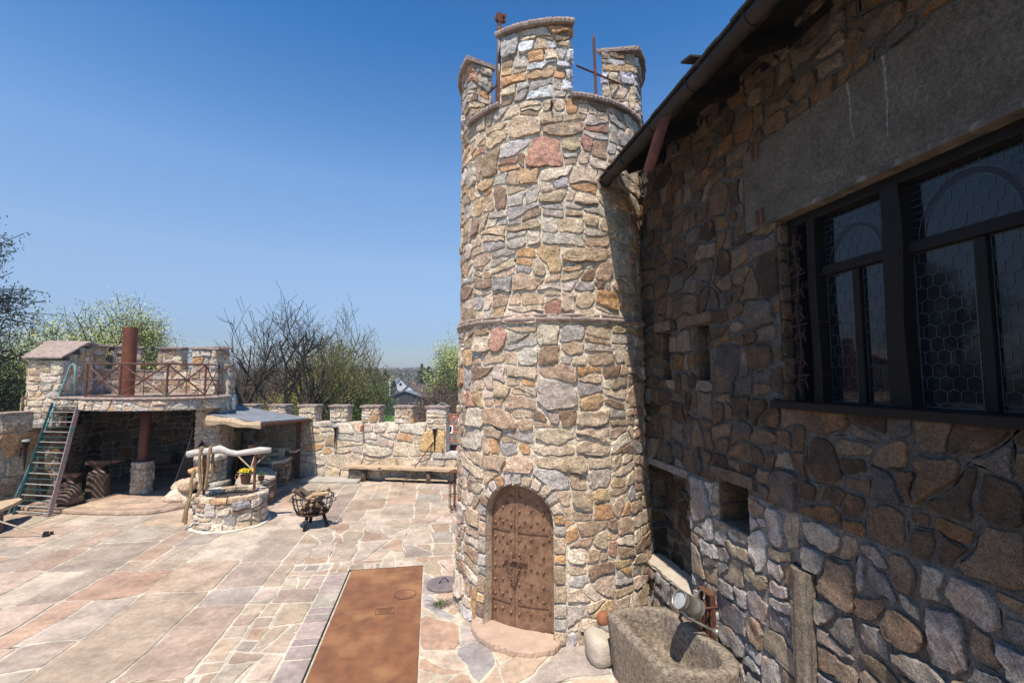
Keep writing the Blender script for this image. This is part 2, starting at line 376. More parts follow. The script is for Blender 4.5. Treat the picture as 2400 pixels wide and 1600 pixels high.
def rubble(mb, W, H, mp, cw, ch, seed=1, pal=PAL_WARM, hgt=.03, gap=.012, holes=(), breaks=(), step=.045, jit=.006, mortar=(.50, .44, .36), mh=0.0, tilt=.35, rounds=1, flat=False, cutk=.20, ctilt=.18, var=1.15, warp=.17, blk=(2.7, 2.4)):
    R = random.Random(seed)
    mc = (*mortar, 0.0)
    A = warp * ch; so_ = seed * 7.31
    def wp(p):
        u, v = p; e = min(1, u / cw * 2, (W - u) / cw * 2, v / ch * 2, (H - v) / ch * 2); e = max(e, 0) * A
        if e <= 0: return p
        q = MN.noise_vector((u / cw * 1.15, v / ch * 1.15, so_)); r = MN.noise_vector((u / cw * 3.1, v / ch * 3.1, so_ + 40))
        return (u + e * (1.5 * q[0] + .55 * r[0]), v + e * (1.5 * q[1] + .55 * r[1]))
    for C in cells(W, H, cw, ch, R, ctilt, var, blk):
        P = [wp(p) for p in dense(C, min(cw, ch) * .5)]
        pcs = [P]
        for h in holes: pcs = [q for p in pcs for q in cut_hole(p, h, True)]
        for b in breaks:
            nx = []
            for p in pcs:
                us = [q[0] for q in p]
                if min(us) < b - 1e-6 and max(us) > b + 1e-6: nx += [q for q in (clip(p, 1, 0, b), clip(p, -1, 0, -b)) if len(q) > 2]
                else: nx.append(p)
            pcs = nx
        for p in pcs: mb.add([mp(u, v, mh) for u, v in p], [tuple(range(len(p)))], mc)
        S = inset(C, R, gap)
        if len(S) < 3 or abs(area(S)) < .035 * cw * ch: continue
        ck = cutk * R.choice((.35, .7, 1, 1.5)) if not flat else cutk
        S = shape_stone(S, R, step, jit, rounds, min(ck, .38)); S = [wp(p) for p in S]
        for h in holes:
            r = cut_hole(S, h, False)
            S = r[0] if r else []
            if len(S) < 3: break
        if len(S) < 4 or abs(area(S)) < .035 * cw * ch: continue
        n = len(S)
        cx, cy = cent(S); sz = min(1.15, math.sqrt(abs(area(S)) / (cw * ch)) * .75 + .35); hh = hgt * R.uniform(.5, 1.4) * sz; tx, ty = R.uniform(-tilt, tilt) * hh / cw * 2, R.uniform(-tilt, tilt * .5) * hh / ch * 1.6
        col = pick(pal, R); vs = []
        big_ = abs(area(S)) > cw * ch * .5
        prof = ([(1.0, None), (.985, .68), (.945, .96), (.80, 1.0), (.58, 1.02), (.32, 1.03)] if big_ else [(1.0, None), (.98, .70), (.92, .98), (.62, 1.02), (.3, 1.03)]) if not flat else [(1.0, None), (.996, .9), (.985, 1.0)]
        fr = 2.1 / ch; sd = R.uniform(0, 100)
        def lump(u, v, s=1.0): return .42 * MN.noise((u * fr * .8, v * fr, sd)) + (.26 * MN.noise((u * fr * 2.3, v * fr * 2.6, sd + 9)) + .14 * MN.noise((u * fr * 5.5, v * fr * 6, sd + 20))) * s * s * s
        for s, k in prof:
            for (u, v) in S:
                U, V = cx + (u - cx) * s, cy + (v - cy) * s
                if k is None: h = -.012
                elif flat: h = hh * k
                else: h = max(hh * (k + lump(U, V, s) * 1.15) + tx * (U - cx) + ty * (V - cy), .003)
                vs.append(mp(U, V, h + mh))
        vs.append(mp(cx, cy, mh + (hh if flat else max(hh * (1.03 + lump(cx, cy, 0) * 1.15), .003))))
        fs = []
        for r in range(len(prof) - 1):
            for k in range(n):
                k2 = (k + 1) % n; fs.append((r * n + k, r * n + k2, (r + 1) * n + k2, (r + 1) * n + k))
        r = len(prof) - 1
        for k in range(n): fs.append((r * n + k, r * n + (k + 1) % n, len(vs) - 1))
        mb.add(vs, fs, col)
    return mb

def path_map(pts, closed=False, z0=0.0):
    """u runs along the plan polyline, v up, h to the right of the walking direction"""
    P = [Vector(p) for p in pts]
    if closed: P.append(P[0].copy())
    segs = []; L = 0; br = []
    for a, b in zip(P, P[1:]):
        d = (b - a); l = d.length; d = d / l; segs.append((L, l, a, d, Vector((d.y, -d.x)))); L += l; br.append(L)
    def mp(u, v, h):
        for s in segs:
            if u <= s[0] + s[1] + 1e-9: break
        q = s[2] + s[3] * (u - s[0]) + s[4] * h
        return (q.x, q.y, z0 + v)
    return mp, L, br[:-1]
def stone_block(mb, pts, z0, z1, cw, ch, seed=1, cap=True, **k):
    """a free-standing block of rubble on a counter-clockwise plan polygon"""
    mp, L, br = path_map(pts, True, z0)
    rubble(mb, L, z1 - z0, mp, cw, ch, seed, breaks=br, **k)
    if cap:
        mo = k.get('mortar', (.50, .44, .36)); mb.add([(x, y, z1) for x, y in pts], [tuple(range(len(pts)))], (*mo, 0.0))
    return mb
def slab(mb, poly, z0, z1, seed=0, step=.07, jit=.014, col=None, mi=0, ztop=None):
    """rough-edged slab; ztop(x,y) may tilt it"""
    R = random.Random(seed); Q = []
    for i in range(len(poly)):
        p, q = poly[i], poly[(i + 1) % len(poly)]; L = hypot(q[0] - p[0], q[1] - p[1]); n = max(1, int(L / step))
        for k in range(n):
            t = k / n; nx, ny = (q[1] - p[1]) / L, -(q[0] - p[0]) / L; j = R.uniform(-jit, jit)
            Q.append((p[0] + (q[0] - p[0]) * t + nx * j, p[1] + (q[1] - p[1]) * t + ny * j))
    n = len(Q); c = cent(Q); f = ztop or (lambda x, y: 0); vs = []
    for s, z in ((.99, z0), (1.0, (z0 * .6 + z1 * .4)), (.995, z1 - (z1 - z0) * .15), (.975, z1)):
        for x, y in Q:
            X, Y = c[0] + (x - c[0]) * s, c[1] + (y - c[1]) * s
            vs.append((X + R.uniform(-jit, jit) * .5, Y + R.uniform(-jit, jit) * .5, z + f(X, Y) + R.uniform(-.15, .15) * jit))
    fs = [(r * n + k, r * n + (k + 1) % n, (r + 1) * n + (k + 1) % n, (r + 1) * n + k) for r in range(3) for k in range(n)]
    fs += [tuple(range(n))[::-1], tuple(3 * n + k for k in range(n))]
    return mb.add(vs, fs, col, mi)
def rect(x0, y0, x1, y1): return [(x0, y0), (x1, y0), (x1, y1), (x0, y1)]
#PARTS
# ================================================================== ground, paving
mb = MB(); mb.span((-13.5, -6, -3.2), (6.5, 19.6, -0.012)); struct(obj('courtyard_base', mb, M['mortar']))
mb = MB(); mb.add([(-13.2, -4, 0), (5.5, -4, 0), (5.5, 18.5, 0), (-13.2, 18.8, 0)], [(0, 1, 2, 3)]); struct(obj('paving_joint', mb, M['joint']))
def flag(name, x0, y0, x1, y1, cw, ch, seed, holes=(), pal=PAL_PAVE, gap=.03, **k):
    """flagstones laid along world Y; u = Y, v = -X so that the rows run into the depth"""
    mb = MB(); hs = [('rect', h[1] - y0, h[3] - y0, x1 - h[2], x1 - h[0]) for h in holes]
    mp = lambda u, v, h: (x1 - v, y0 + u, .004 + h)
    rubble(mb, y1 - y0, x1 - x0, mp, cw, ch, seed, pal=pal, hgt=.009, gap=gap, holes=hs, flat=True, jit=k.pop('jit', .008), mortar=(.60, .52, .41), tilt=0, step=k.pop('step', .12), **k)
    return struct(obj(name, mb, M['paving']))
PL = (-1.42, -1.5, -0.12, 9.12)     # the steel plate
flag('flagstone_paving', -13, -1, -2.75, 18.6, 1.30, .86, 11, gap=.019, rounds=1, cutk=.05, var=1.25, warp=.07, ctilt=.07, jit=.010, blk=(2.2, 1.35))
flag('small_paving', -2.75, -1, -1.78, 9.6, .44, .32, 12, gap=.022, cutk=.07, warp=.1, ctilt=.16, var=1.2)
flag('kerb_paving', -1.78, -1, -1.42, 9.12, .40, .36, 13, gap=.014, cutk=.03, jit=.004, pal=[((.38, .305, .275), 4), ((.43, .345, .30), 3), ((.35, .28, .26), 2), ((.50, .42, .35), 1)], warp=.0, ctilt=.03, blk=(1, 1), var=.3)
flag('crazy_paving', -2.75, 9.6, 3.0, 12.2, .62, .46, 14, gap=.022, cutk=.08, ctilt=.35, var=1.3, warp=.15)
flag('plate_border_paving', -1.78, 9.12, -0.05, 9.6, .3, .24, 15, gap=.018, cutk=.06, ctilt=.05)
flag('far_paving', -2.75, 12.2, 4.5, 17.6, 1.15, .75, 16, gap=.019, cutk=.05, warp=.07, ctilt=.06, jit=.010, blk=(2.2, 1.35), var=1.2)
flag('tower_side_paving', -0.12, -1, 3.2, 9.6, .58, .50, 17, gap=.018, cutk=.14, rounds=1, ctilt=.5, var=1.2, warp=.15, pal=[((.53, .39, .27), 5), ((.57, .45, .33), 4), ((.46, .40, .34), 2), ((.38, .35, .33), 1.2), ((.50, .33, .22), 2)])

# the rusted steel plate with its hatch outline
t = thing('steel_plate', 'long rusted sheet of steel let into the paving towards the tower', 'steel plate', (-.77, 3.8, 0))
mb = MB(); mb.span((PL[0], -1.5, .0105), (PL[2], 3.0, .022)); mb.span((PL[0] + .02, 3.004, .0105), (PL[2], 5.52, .022)); mb.span((PL[0] + .035, 5.524, .0105), (PL[2] - .005, 9.12, .0225)); obj('plate', mb, M['rust_plate'], t)
mb = MB(); mb.tube([(-.38 + .17 * cos(a), 8.0 + .17 * sin(a), .024) for a in [i * pi / 16 for i in range(33)]], .004, 5, caps=False)
obj('hatch', mb, M['black_iron'], t); mb = MB()
for a, b in (((-.78, 7.4), (-.52, 7.4)), ((-.52, 7.4), (-.52, 7.58)), ((-.52, 7.58), (-.78, 7.58)), ((-.78, 7.58), (-.78, 7.4))): mb.tube([(a[0], a[1], .024), (b[0], b[1], .024)], .004, 4)
for k in range(5): mb.tube([(-.75, 7.43 + k * .03, .024), (-.55, 7.43 + k * .03, .024)], .003, 4)
obj('drain_grate', mb, M['black_iron'], t)
t2 = MB(); t2.span((PL[0] - .012, -1.4, .004), (PL[0] - .002, 9.13, .026)); t2.span((PL[0] - .012, 9.122, .004), (PL[2], 9.13, .026)); obj('edge_strip', t2, M['black_iron'], t)
# round lid beside the plate
t = thing('manhole_lid', 'round grey iron lid with a bent handle lying by the tower foot', 'lid', (.24, 8.25, 0))
mb = MB(); mb.lathe([(0, .01), (.29, .01), (.29, .045), (.27, .055), (.0, .062)], (.24, 8.25, 0), 32); obj('lid', mb, mat('dull_lid_iron', (.30, .24, .23), (.20, .16, .155), rough=.6, metal=.3), t, smooth=False)
mb = MB(); mb.tube([(.16 + .16 * k / 6, 8.22 + .05 * k / 6, .06 + .07 * sin(pi * k / 6)) for k in range(7)], .009, 6); obj('handle', mb, M['black_iron'], t)
R = random.Random(3); mb = MB()
for k in range(70):
    a = R.uniform(0, 2 * pi); l = R.uniform(.1, .3); x, y = .2 + R.gauss(0, .05), 7.55 + R.gauss(0, .05)
    mb.tube([(x, y, .02), (x + cos(a) * l * .5, y + sin(a) * l * .3, .05 + R.uniform(0, .05)), (x + cos(a) * l, y + sin(a) * l * .6, .02 + R.uniform(0, .08))], [.004, .003, .002], 3)
t = thing('dried_plant', 'small dried grey plant growing from the joint at the tower foot', 'plant', (.2, 7.55, 0))
obj('stem', mb, mat('dry_stems', (.30, .25, .20)), t)
mb = MB()
for k in range(60):
    x, y = .14 + R.gauss(0, .06), 7.5 + R.gauss(0, .04); z = .03 + R.uniform(0, .05); a = R.uniform(0, 6)
    mb.add([(x, y, z), (x + .025 * cos(a), y + .025 * sin(a), z + .012), (x + .02 * cos(a + 1), y + .02 * sin(a + 1), z + .02)], [(0, 1, 2)])
obj('leaf', mb, M['leaf'], t)

# ================================================================== the tower
TC = (2.02, 7.79); TR = 1.57
tower = thing('stone_tower', 'tall round rubble stone tower with battlements and an arched iron door', 'tower', (TC[0], TC[1], 0))
def trad(v): return TR + .07 * math.exp(-v / .45) - (.03 if v > 4.35 else 0)
U0 = radians(60 - 360) * TR
def tmap(u, v, h):
    a = (u + U0) / TR; r = trad(v) + h; return (TC[0] + r * cos(a), TC[1] + r * sin(a), v)
def tpt(deg, z, r): return (TC[0] + r * cos(radians(deg)), TC[1] + r * sin(radians(deg)), z)
DU = radians(-122.6) * TR - U0; DH = .495
mb = MB()
rubble(mb, 2 * pi * TR, 7.5, tmap, .345, .215, 21, hgt=.027, gap=.012, holes=[('arch', DU, DH + .17, 0.0, 1.53)], mortar=(.60, .51, .395), jit=.009)
# voussoirs round the door: small stones on edge
Rv = random.Random(8)
def block_on(mb, quad, mp, hh, col, R, n=3, jit=.008):
    """one stone from a (u,v) quad"""
    P = shape_stone(quad, R, .045, jit, 1, .14); m = len(P); c = cent(P); vs = []
    for s, k in ((1, None), (.98, .6), (.92, .97), (.6, 1.05)):
        for u, v in P: vs.append(mp(c[0] + (u - c[0]) * s, c[1] + (v - c[1]) * s, -.012 if k is None else hh * k + R.uniform(-.004, .004)))
    vs.append(mp(c[0], c[1], hh * 1.1))
    fs = [(r * m + k, r * m + (k + 1) % m, (r + 1) * m + (k + 1) % m, (r + 1) * m + k) for r in range(3) for k in range(m)] + [(3 * m + k, 3 * m + (k + 1) % m, 4 * m) for k in range(m)]
    mb.add(vs, fs, col)
K = 13
for k in range(K):
    a0, a1 = pi * k / K + .025, pi * (k + 1) / K - .025; r0, r1 = DH + .015, DH + .155 + Rv.uniform(-.02, .03)
    q = [(DU + r * cos(a), 1.53 + r * sin(a)) for r, a in ((r0, a0), (r1 + Rv.uniform(-.03, .03), a0 + Rv.uniform(-.03, .03)), (r1, a1), (r0, a1))]
    block_on(mb, q, tmap, .034, pick(PAL_WARM, Rv), Rv, jit=.013)
for sgn in (-1, 1):
    v = .02
    while v < 1.5:
        h = min(Rv.uniform(.11, .27), 1.53 - v)
        if h < .06: break
        q = [(DU + sgn * (DH + .01), v + .012), (DU + sgn * (DH + .16), v + .012), (DU + sgn * (DH + .16), v + h - .012), (DU + sgn * (DH + .01), v + h - .012)]
        if sgn < 0: q = q[::-1]
        block_on(mb, q, tmap, .034, pick(PAL_WARM, Rv), Rv, jit=.014); v += h
# mortar behind that ring and the reveal of the doorway
arc = [(DU - DH, 0)] + [(DU - DH, z) for z in (.5, 1.0)] + [(DU + DH * cos(a), 1.53 + DH * sin(a)) for a in [pi - pi * k / 18 for k in range(19)]] + [(DU + DH, z) for z in (1.0, .5, 0)]
arc2 = [(DU + (u - DU) * (DH + .18) / DH, v if v <= 1.53 else 1.53 + (v - 1.53) * (DH + .18) / DH) for u, v in arc]
n = len(arc); mo = (.50, .44, .36, 0)
mb.add([tmap(u, v, .001) for u, v in arc] + [tmap(u, v, .001) for u, v in arc2], [(k, k + 1, n + k + 1, n + k) for k in range(n - 1)], mo)
mb.add([tmap(u, v, .03) for u, v in arc] + [tmap(u, v, -.26) for u, v in arc], [(k, n + k, n + k + 1, k + 1) for k in range(n - 1)], (.40, .33, .26, 1))
obj('wall', mb, M['tower'], tower)
mb = MB(); mb.lathe([(TR - .30, 0), (TR - .30, 7.45), (0, 7.45)], (TC[0], TC[1], 0), 48); obj('core', mb, M['mortar'], tower)
# ledge course and coping ledges
def ring_seg(mb, a0, a1, r0, r1, z0, z1, seed, step=3.0, jit=.012, col=None, ridged=False):
    R = random.Random(seed); n = max(2, int(abs(a1 - a0) / step)); vs = []
    for k in range(n + 1):
        a = a0 + (a1 - a0) * k / n; j = R.uniform(-jit, jit); dz = R.uniform(-jit, jit) * .5
        if ridged and k % 2: j -= .012
        for r, z in ((r0, z0), (r1 - .01 + j, z0), (r1 + j, z0 + (z1 - z0) * .5), (r1 - .012 + j, z1 + dz), (r0, z1 + dz)): vs.append(tpt(a, z, r))
    fs = [(k * 5 + i, (k + 1) * 5 + i, (k + 1) * 5 + (i + 1) % 5, k * 5 + (i + 1) % 5) for k in range(n) for i in range(5)]
    fs += [(4, 3, 2, 1, 0), tuple(n * 5 + i for i in range(5))]
    mb.add(vs, fs, col)
mb = MB(); R = random.Random(4); a = -300
while a < 58:
    b = min(a + R.uniform(14, 30), 58); ring_seg(mb, a, b - .4, TR - .1, TR + .055, 4.27, 4.325, int(a) + 900, jit=.012)
    ring_seg(mb, a - 6, b - 7, TR - .1, TR + .03, 4.33, 4.375, int(a) + 1900, jit=.014); a = b
obj('ledge_course', mb, M['coping'], tower)
# parapet: low ledges between the merlons, then the merlons with their coping
MER = [(-133.2, -93.6, 7.5, 8.60, 'front'), (-43.5, -2, 7.5, 8.66, 'right'), (-203, -161, 7.5, 8.60, 'left'), (48, 82, 7.5, 8.6, 'back')]
for i, (a, b) in enumerate(((-161, -133.2), (-93.6, -43.5), (-2, 48), (82, 157))): mb = MB(); ring_seg(mb, a, b, TR - .42, TR + .065, 7.50, 7.565, 31 + i, step=1.1, jit=.006, ridged=True); obj('ledge_coping', mb, M['coping'], tower)
mb = MB(); mb.lathe([(TR - .02, 7.46), (TR - .02, 7.498), (TR - .42, 7.498), (TR - .42, 7.3), (0, 7.3)], (TC[0], TC[1], 0), 60); obj('platform', mb, M['mortar'], tower)
def sector(a0, a1, r0, r1, n=12):
    if a0 < -40 and a0 > -46 and a1 > -10: return sector2(a0, -60, a1, r0, r1, n)
    return [(TC[0] + r1 * cos(radians(a0 + (a1 - a0) * k / n)), TC[1] + r1 * sin(radians(a0 + (a1 - a0) * k / n))) for k in range(n + 1)] + \
           [(TC[0] + r0 * cos(radians(a1 + (a0 - a1) * k / n)), TC[1] + r0 * sin(radians(a1 + (a0 - a1) * k / n))) for k in range(n + 1)]
def sector2(a0, a0i, a1, r0, r1, n=12):
    return [(TC[0] + r1 * cos(radians(a0 + (a1 - a0) * k / n)), TC[1] + r1 * sin(radians(a0 + (a1 - a0) * k / n))) for k in range(n + 1)] + \
           [(TC[0] + r0 * cos(radians(a1 + (a0i - a1) * k / n)), TC[1] + r0 * sin(radians(a1 + (a0i - a1) * k / n))) for k in range(n + 1)]
for i, (a0, a1, z0, z1, nm) in enumerate(MER):
    mb = MB(); stone_block(mb, sector(a0, a1, TR - .40, TR - .035), z0, z1, .27, .17, 41 + i, hgt=.035, gap=.011, mortar=(.50, .44, .36), pal=PAL_WARM + [((.52, .54, .56), 6)], jit=.007)
    m_ = obj('merlon', mb, M['tower'], tower)
    mb = MB()
    if nm == 'right': slab(mb, sector2(a0 - 2.2, -63.5, a1 + 2, TR - .46, TR + .075, 16), z1, z1 + .07, 3, step=.05, jit=.009)
    else: ring_seg(mb, a0 - 1.8, a1 + 1.8, TR - .46, TR + .075, z1, z1 + .07, 61 + i, step=1.1, jit=.007, ridged=True)
    c_ = obj('coping', mb, M['coping'], m_)
    R = random.Random(i + 70); mb = MB()
    for k in range(9):
        a = a0 + (a1 - a0) * (k + .5) / 9; slab(mb, [(p[0], p[1]) for p in sector(a - 2.2, a + 2.2, TR - .36, TR + .02, 1)], z1 + .068, z1 + .085 + R.uniform(0, .02), k, step=.05)
    obj('mortar_cap', mb, M['mortar'], m_)
# the door
def dmap(u, v, h):
    a = (u + U0) / TR; r = TR - .10 + h; return (TC[0] + r * cos(a), TC[1] + r * sin(a), v)
def atop(u, r): return 1.50 + math.sqrt(max(r * r - u * u, 0))
def leaf_mesh(u0, u1, r, h, z0=.092):
    mb = MB(); n = 14; vs = []
    for k in range(n + 1):
        u = u0 + (u1 - u0) * k / n; z1 = atop(u, r)
        for j in range(9): vs.append(dmap(DU + u, z0 + (z1 - z0) * j / 8, h))
    mb.add(vs, [(k * 9 + j, (k + 1) * 9 + j, (k + 1) * 9 + j + 1, k * 9 + j + 1) for k in range(n) for j in range(8)]); 
    e = [dmap(DU + u0 + (u1 - u0) * k / n, z0, h) for k in range(n + 1)] + [dmap(DU + u0 + (u1 - u0) * k / n, z0, h - .04) for k in range(n + 1)]
    return mb
SPL = -.085
def dbox(mb, u0, u1, v0, v1, h0, h1, n=4):
    vs = []
    for k in range(n + 1):
        u = DU + u0 + (u1 - u0) * k / n
        vs += [dmap(u, v0, h0), dmap(u, v0, h1), dmap(u, v1, h1), dmap(u, v1, h0)]
    fs = [(k * 4 + i, k * 4 + 4 + i, k * 4 + 4 + (i + 1) % 4, k * 4 + (i + 1) % 4) for k in range(n) for i in range(4)] + [(3, 2, 1, 0), (n * 4, n * 4 + 1, n * 4 + 2, n * 4 + 3)]
    mb.add(vs, fs)
for u0, u1, nm in ((-.455, SPL - .004, 'narrow'), (SPL + .004, .41, 'wide')):
    u0 = u0 if u0 > -.3 else -.475; u1 = u1 if u1 < .3 else .425
    d = obj('door', leaf_mesh(u0, u1, .475, 0.0), M['door'], tower, label='%s leaf of the studded double door' % nm)
    st = MB(); cr = MB()
    w_ = u1 - u0; cols = 3
    for c in range(cols):
        u = u0 + w_ * (.14 + .36 * c)
        for r in range(9):
            z = .28 + r * .195 + (.03 if c % 2 else 0)
            if z > atop(u, .475) - .08 or abs(z - .42) < .035 or abs(z - 1.37) < .045: continue
            p = dmap(DU + u, z, 0.004); a = (DU + u + U0) / TR
            Mx = Matrix.Rotation(a, 3, 'Z') @ Matrix.Rotation(pi / 2, 3, 'Y')
            obj('stud', MB().lathe([(.021, 0), (.019, .008), (.010, .022), (0, .026)], p, 8, M3=Mx), M['door_iron'], d)
    for c in range(2):
        u = u0 + w_ * (.32 + .36 * c)
        for z in (.53, .84, 1.18, 1.5, 1.74):
            if z > atop(u, .455) - .09: continue
            cr = MB(); dbox(cr, u - .026, u + .026, z - .004, z + .004, .0005, .0015, 1); dbox(cr, u - .004, u + .004, z - .028, z + .028, .0005, .0022, 1); obj('cross_slot', cr, M['black_iron'], d)
    for z in (.40, 1.36):
        hg = MB()
        if nm == 'narrow': dbox(hg, -.475, -.145, z, z + .045, .002, .016, 6); dbox(hg, -.49, -.46, z - .05, z + .09, .0, .03, 1)
        else: dbox(hg, -.04, .43, z, z + .045, .002, .016, 8); dbox(hg, .425, .455, z - .06, z + .1, .0, .03, 1)
        for k in range(5):
            u = (-.44 if nm == 'narrow' else .0) + k * (.066 if nm == 'narrow' else .09); a = (DU + u + U0) / TR
            hg.lathe([(.009, 0), (.006, .006), (0, .008)], dmap(DU + u, z + .022, .016), 6, M3=Matrix.Rotation(a, 3, 'Z') @ Matrix.Rotation(pi / 2, 3, 'Y'))
        obj('hinge', hg, M['door_iron'], d)
fr = MB(); vs = []
pts = [(-.475, .092)] + [(-.475, 1.0)] + [(.475 * cos(a), 1.50 + .475 * sin(a)) for a in [pi - pi * k / 20 for k in range(21)]] + [(.475, 1.0), (.475, .092)]
pt2 = [(u * .515 / .475, v if v <= 1.5 else 1.5 + (v - 1.5) * .515 / .475) for u, v in pts]; pt1 = pts
n = len(pts)
fr.add([dmap(DU + u, v, .02) for u, v in pt1] + [dmap(DU + u, v, .02) for u, v in pt2] + [dmap(DU + u, v, -.02) for u, v in pt1], [(k, k + 1, n + k + 1, n + k) for k in range(n - 1)] + [(k, 2 * n + k, 2 * n + k + 1, k + 1) for k in range(n - 1)])
dbox(fr, .425, .476, .092, 1.66, -.01, .006, 2)
obj('door_frame', fr, M['door'], tower)
mb = MB(); dbox(mb, -.53, .53, .089, 2.05, -.06, -.055, 10); obj('door_back', mb, M['black_iron'], tower)
lk = MB(); dbox(lk, -.25, .12, .975, 1.005, .02, .045, 4)
for u in (-.23, -.13, .0): dbox(lk, u - .018, u + .018, .955, 1.03, 0, .05, 1)
dbox(lk, -.185, -.10, 1.01, 1.06, .02, .05, 2)
obj('bolt', lk, M['door_iron'], tower)
ch_ = MB()
def link(mb, p, q, r, wdt, flip, n=12):
    p, q = Vector(p), Vector(q); d = (q - p).normalized(); nrm = Vector((cos((DU + U0) / TR), sin((DU + U0) / TR), 0)); s_ = d.cross(nrm).normalized()
    if flip: s_ = nrm
    c = (p + q) / 2; l = (q - p).length / 2 + r
    mb.tube([tuple(c + d * l * cos(a) + s_ * wdt * sin(a)) for a in [2 * pi * k / n for k in range(n + 1)]], r, 5, caps=False)
cpts = [dmap(DU - .165 + .165 * (k / 12), 1.0 - .30 * sin(pi * k / 12) ** .8, .05) for k in range(13)]
for k in range(12): link(ch_, cpts[k], cpts[k + 1], .0055, .014, k % 2)
obj('chain', ch_, M['door_iron'], tower)
# curved sandstone door step
mb = MB(); sp = [tpt(a, 0, TR - .1)[:2] for a in (-108, -122, -136, -146)][::-1]
so_ = [tpt(a, 0, r)[:2] for a, r in ((-148, TR + .10), (-144, TR + .22), (-137, TR + .33), (-129, TR + .40), (-120, TR + .42), (-111, TR + .38), (-104, TR + .26), (-101.5, TR + .12), (-102, TR - .05))]
slab(mb, so_ + sp[::-1], .0, .088, 5, step=.03, jit=.009); obj('door_step', mb, mat('worn_step_sandstone', (.58, .41, .31), (.44, .30, .225), scale=4, bump=.4, bscale=50), tower)
# small details on the tower: peg, spikes, rods, pipe with pulley
mb = MB(); p = Vector(tpt(-92.5, 3.48, TR + .04)); mb.tube([tuple(p), tuple(p + Vector((-.01, -.02, .19)))], .012, 6); mb.tube([tpt(-92.5, 3.5, TR - .02), tpt(-92.5, 3.5, TR + .05)], .012, 6); obj('water_spout', mb, M['steel'], tower)
mb = MB(); mb.tube([tpt(-104, 7.32, TR - .02), tpt(-104, 7.40, TR + .09)], .016, 6); obj('iron_peg', mb, M['rust'], tower)
mb = MB(); mb.tube([tpt(-137, 7.4, TR - .12), tpt(-137, 8.8, TR - .12)], .035, 10); tp = tpt(-137, 8.8, TR - .12)
hp = thing('hoist_pipe', 'upright grey pipe with a rusty pulley head between the tower merlons', 'pipe', (tp[0], tp[1], 7.45))
obj('pipe', mb, mat('grey_green_pipe', (.22, .22, .17), (.15, .12, .09), scale=6, rough=.5, metal=.3, c3=(.22, .09, .05), s3=4), hp, smooth=True)
mb = MB(); mb.lathe([(.045, 8.72), (.05, 8.74), (.05, 8.84), (.03, 8.88), (.03, 8.96)], (tp[0], tp[1], 0), 12)
Mx = Matrix.Rotation(pi / 2, 3, 'X') @ Matrix.Rotation(.3, 3, 'Y')
mb.lathe([(.0, -.03), (.075, -.03), (.075, -.02), (.055, -.012), (.055, .012), (.075, .02), (.075, .03), (0, .03)], (tp[0] + .0, tp[1], 9.03), 18, M3=Mx)
mb.lathe([(0, -.04), (.03, -.04), (.03, .04), (0, .04)], (tp[0] + .065, tp[1] - .01, 9.05), 10, M3=Mx); mb.lathe([(0, -.03), (.025, -.03), (.025, .03), (0, .03)], (tp[0] + .075, tp[1] - .01, 8.98), 10, M3=Mx)
obj('pulley', mb, M['rust'], hp)
def spike(p, z1, nm, label, lean=0):
    mb = MB(); mb.tube([p, (p[0] + lean, p[1], z1 - .08), (p[0] + lean, p[1], z1)], [.022, .02, .003], 7)
    return tag(obj(nm, mb, M['rust'], loc=p), label, 'iron bar')
spike(tpt(-140.5, 7.5, TR - .14), 8.62, 'iron_spike', 'rusty pointed iron bar standing beside the hoist pipe on the tower', .03)
spike(tpt(-76, 7.5, TR - .14), 8.66, 'iron_spike', 'rusty pointed iron bar alone in the right battlement gap of the tower', -.03)
mb = MB(); a = tpt(-155, 8.05, TR - .25); b = tpt(-131, 7.93, TR - .02); mb.tube([a, b], .016, 6); tag(obj('iron_rod', mb, M['rust'], loc=a), 'short rusty rod across the left battlement gap of the tower', 'iron bar')
mb = MB(); a = tpt(-90, 8.02, TR - .05); b = tpt(-52, 8.12, TR - .2); mb.tube([a, b], .016, 6); tag(obj('iron_rod', mb, M['rust'], loc=a), 'long rusty rod across the right battlement gap of the tower', 'iron bar')
mb = MB(); p = tpt(-134.5, 7.5, TR - .05); mb.box((p[0], p[1], 7.8), (.05, .008, .6)); mb.box((p[0] + .02, p[1] + .02, 7.8), (.008, .05, .6)); tag(obj('angle_iron', mb, M['rust'], loc=p), 'rusty angle iron against the front merlon of the tower', 'iron bar')

# ================================================================== the stone house on the right
XW = 3.2
house = thing('stone_house', 'tall dark rubble stone house wall in shade with leaded windows and deep eaves', 'house', (XW, 3, 0))
YN = 8.0                                      # u runs from the far end (Y=8) towards the camera
hm = lambda u, v, h: (XW - h, YN - u, v)
def HR(y0, y1, z0, z1): return ('rect', YN - y1, YN - y0, z0, z1)
WIN = HR(.6, 3.87, 3.26, 4.97); LIN = HR(.3, 4.30, 4.97, 5.80)
SL1 = HR(5.92, 6.20, 3.46, 4.12); SL2 = HR(5.02, 5.32, 3.46, 4.13)
SQ = HR(4.42, 4.92, 1.90, 2.36); NI = HR(5.53, 6.95, 0.0, 2.23)
POST = HR(3.59, 3.84, 0, 1.86)
NIn = [NI, SQ, SL1, SL2, WIN, LIN, POST]
mb = MB()
# upper wall: brown stone, colours darkened further to deepen its shade
rubble(mb, YN + 1.2, 4.6, lambda u, v, h: hm(u, v + 2.3, h), .31, .235, 101, pal=PAL_DARK, hgt=.030, gap=.016, var=.85, holes=[('rect', h[1], h[2], h[3] - 2.3, h[4] - 2.3) for h in NIn], mortar=(.135, .125, .115), jit=.008, step=.035)
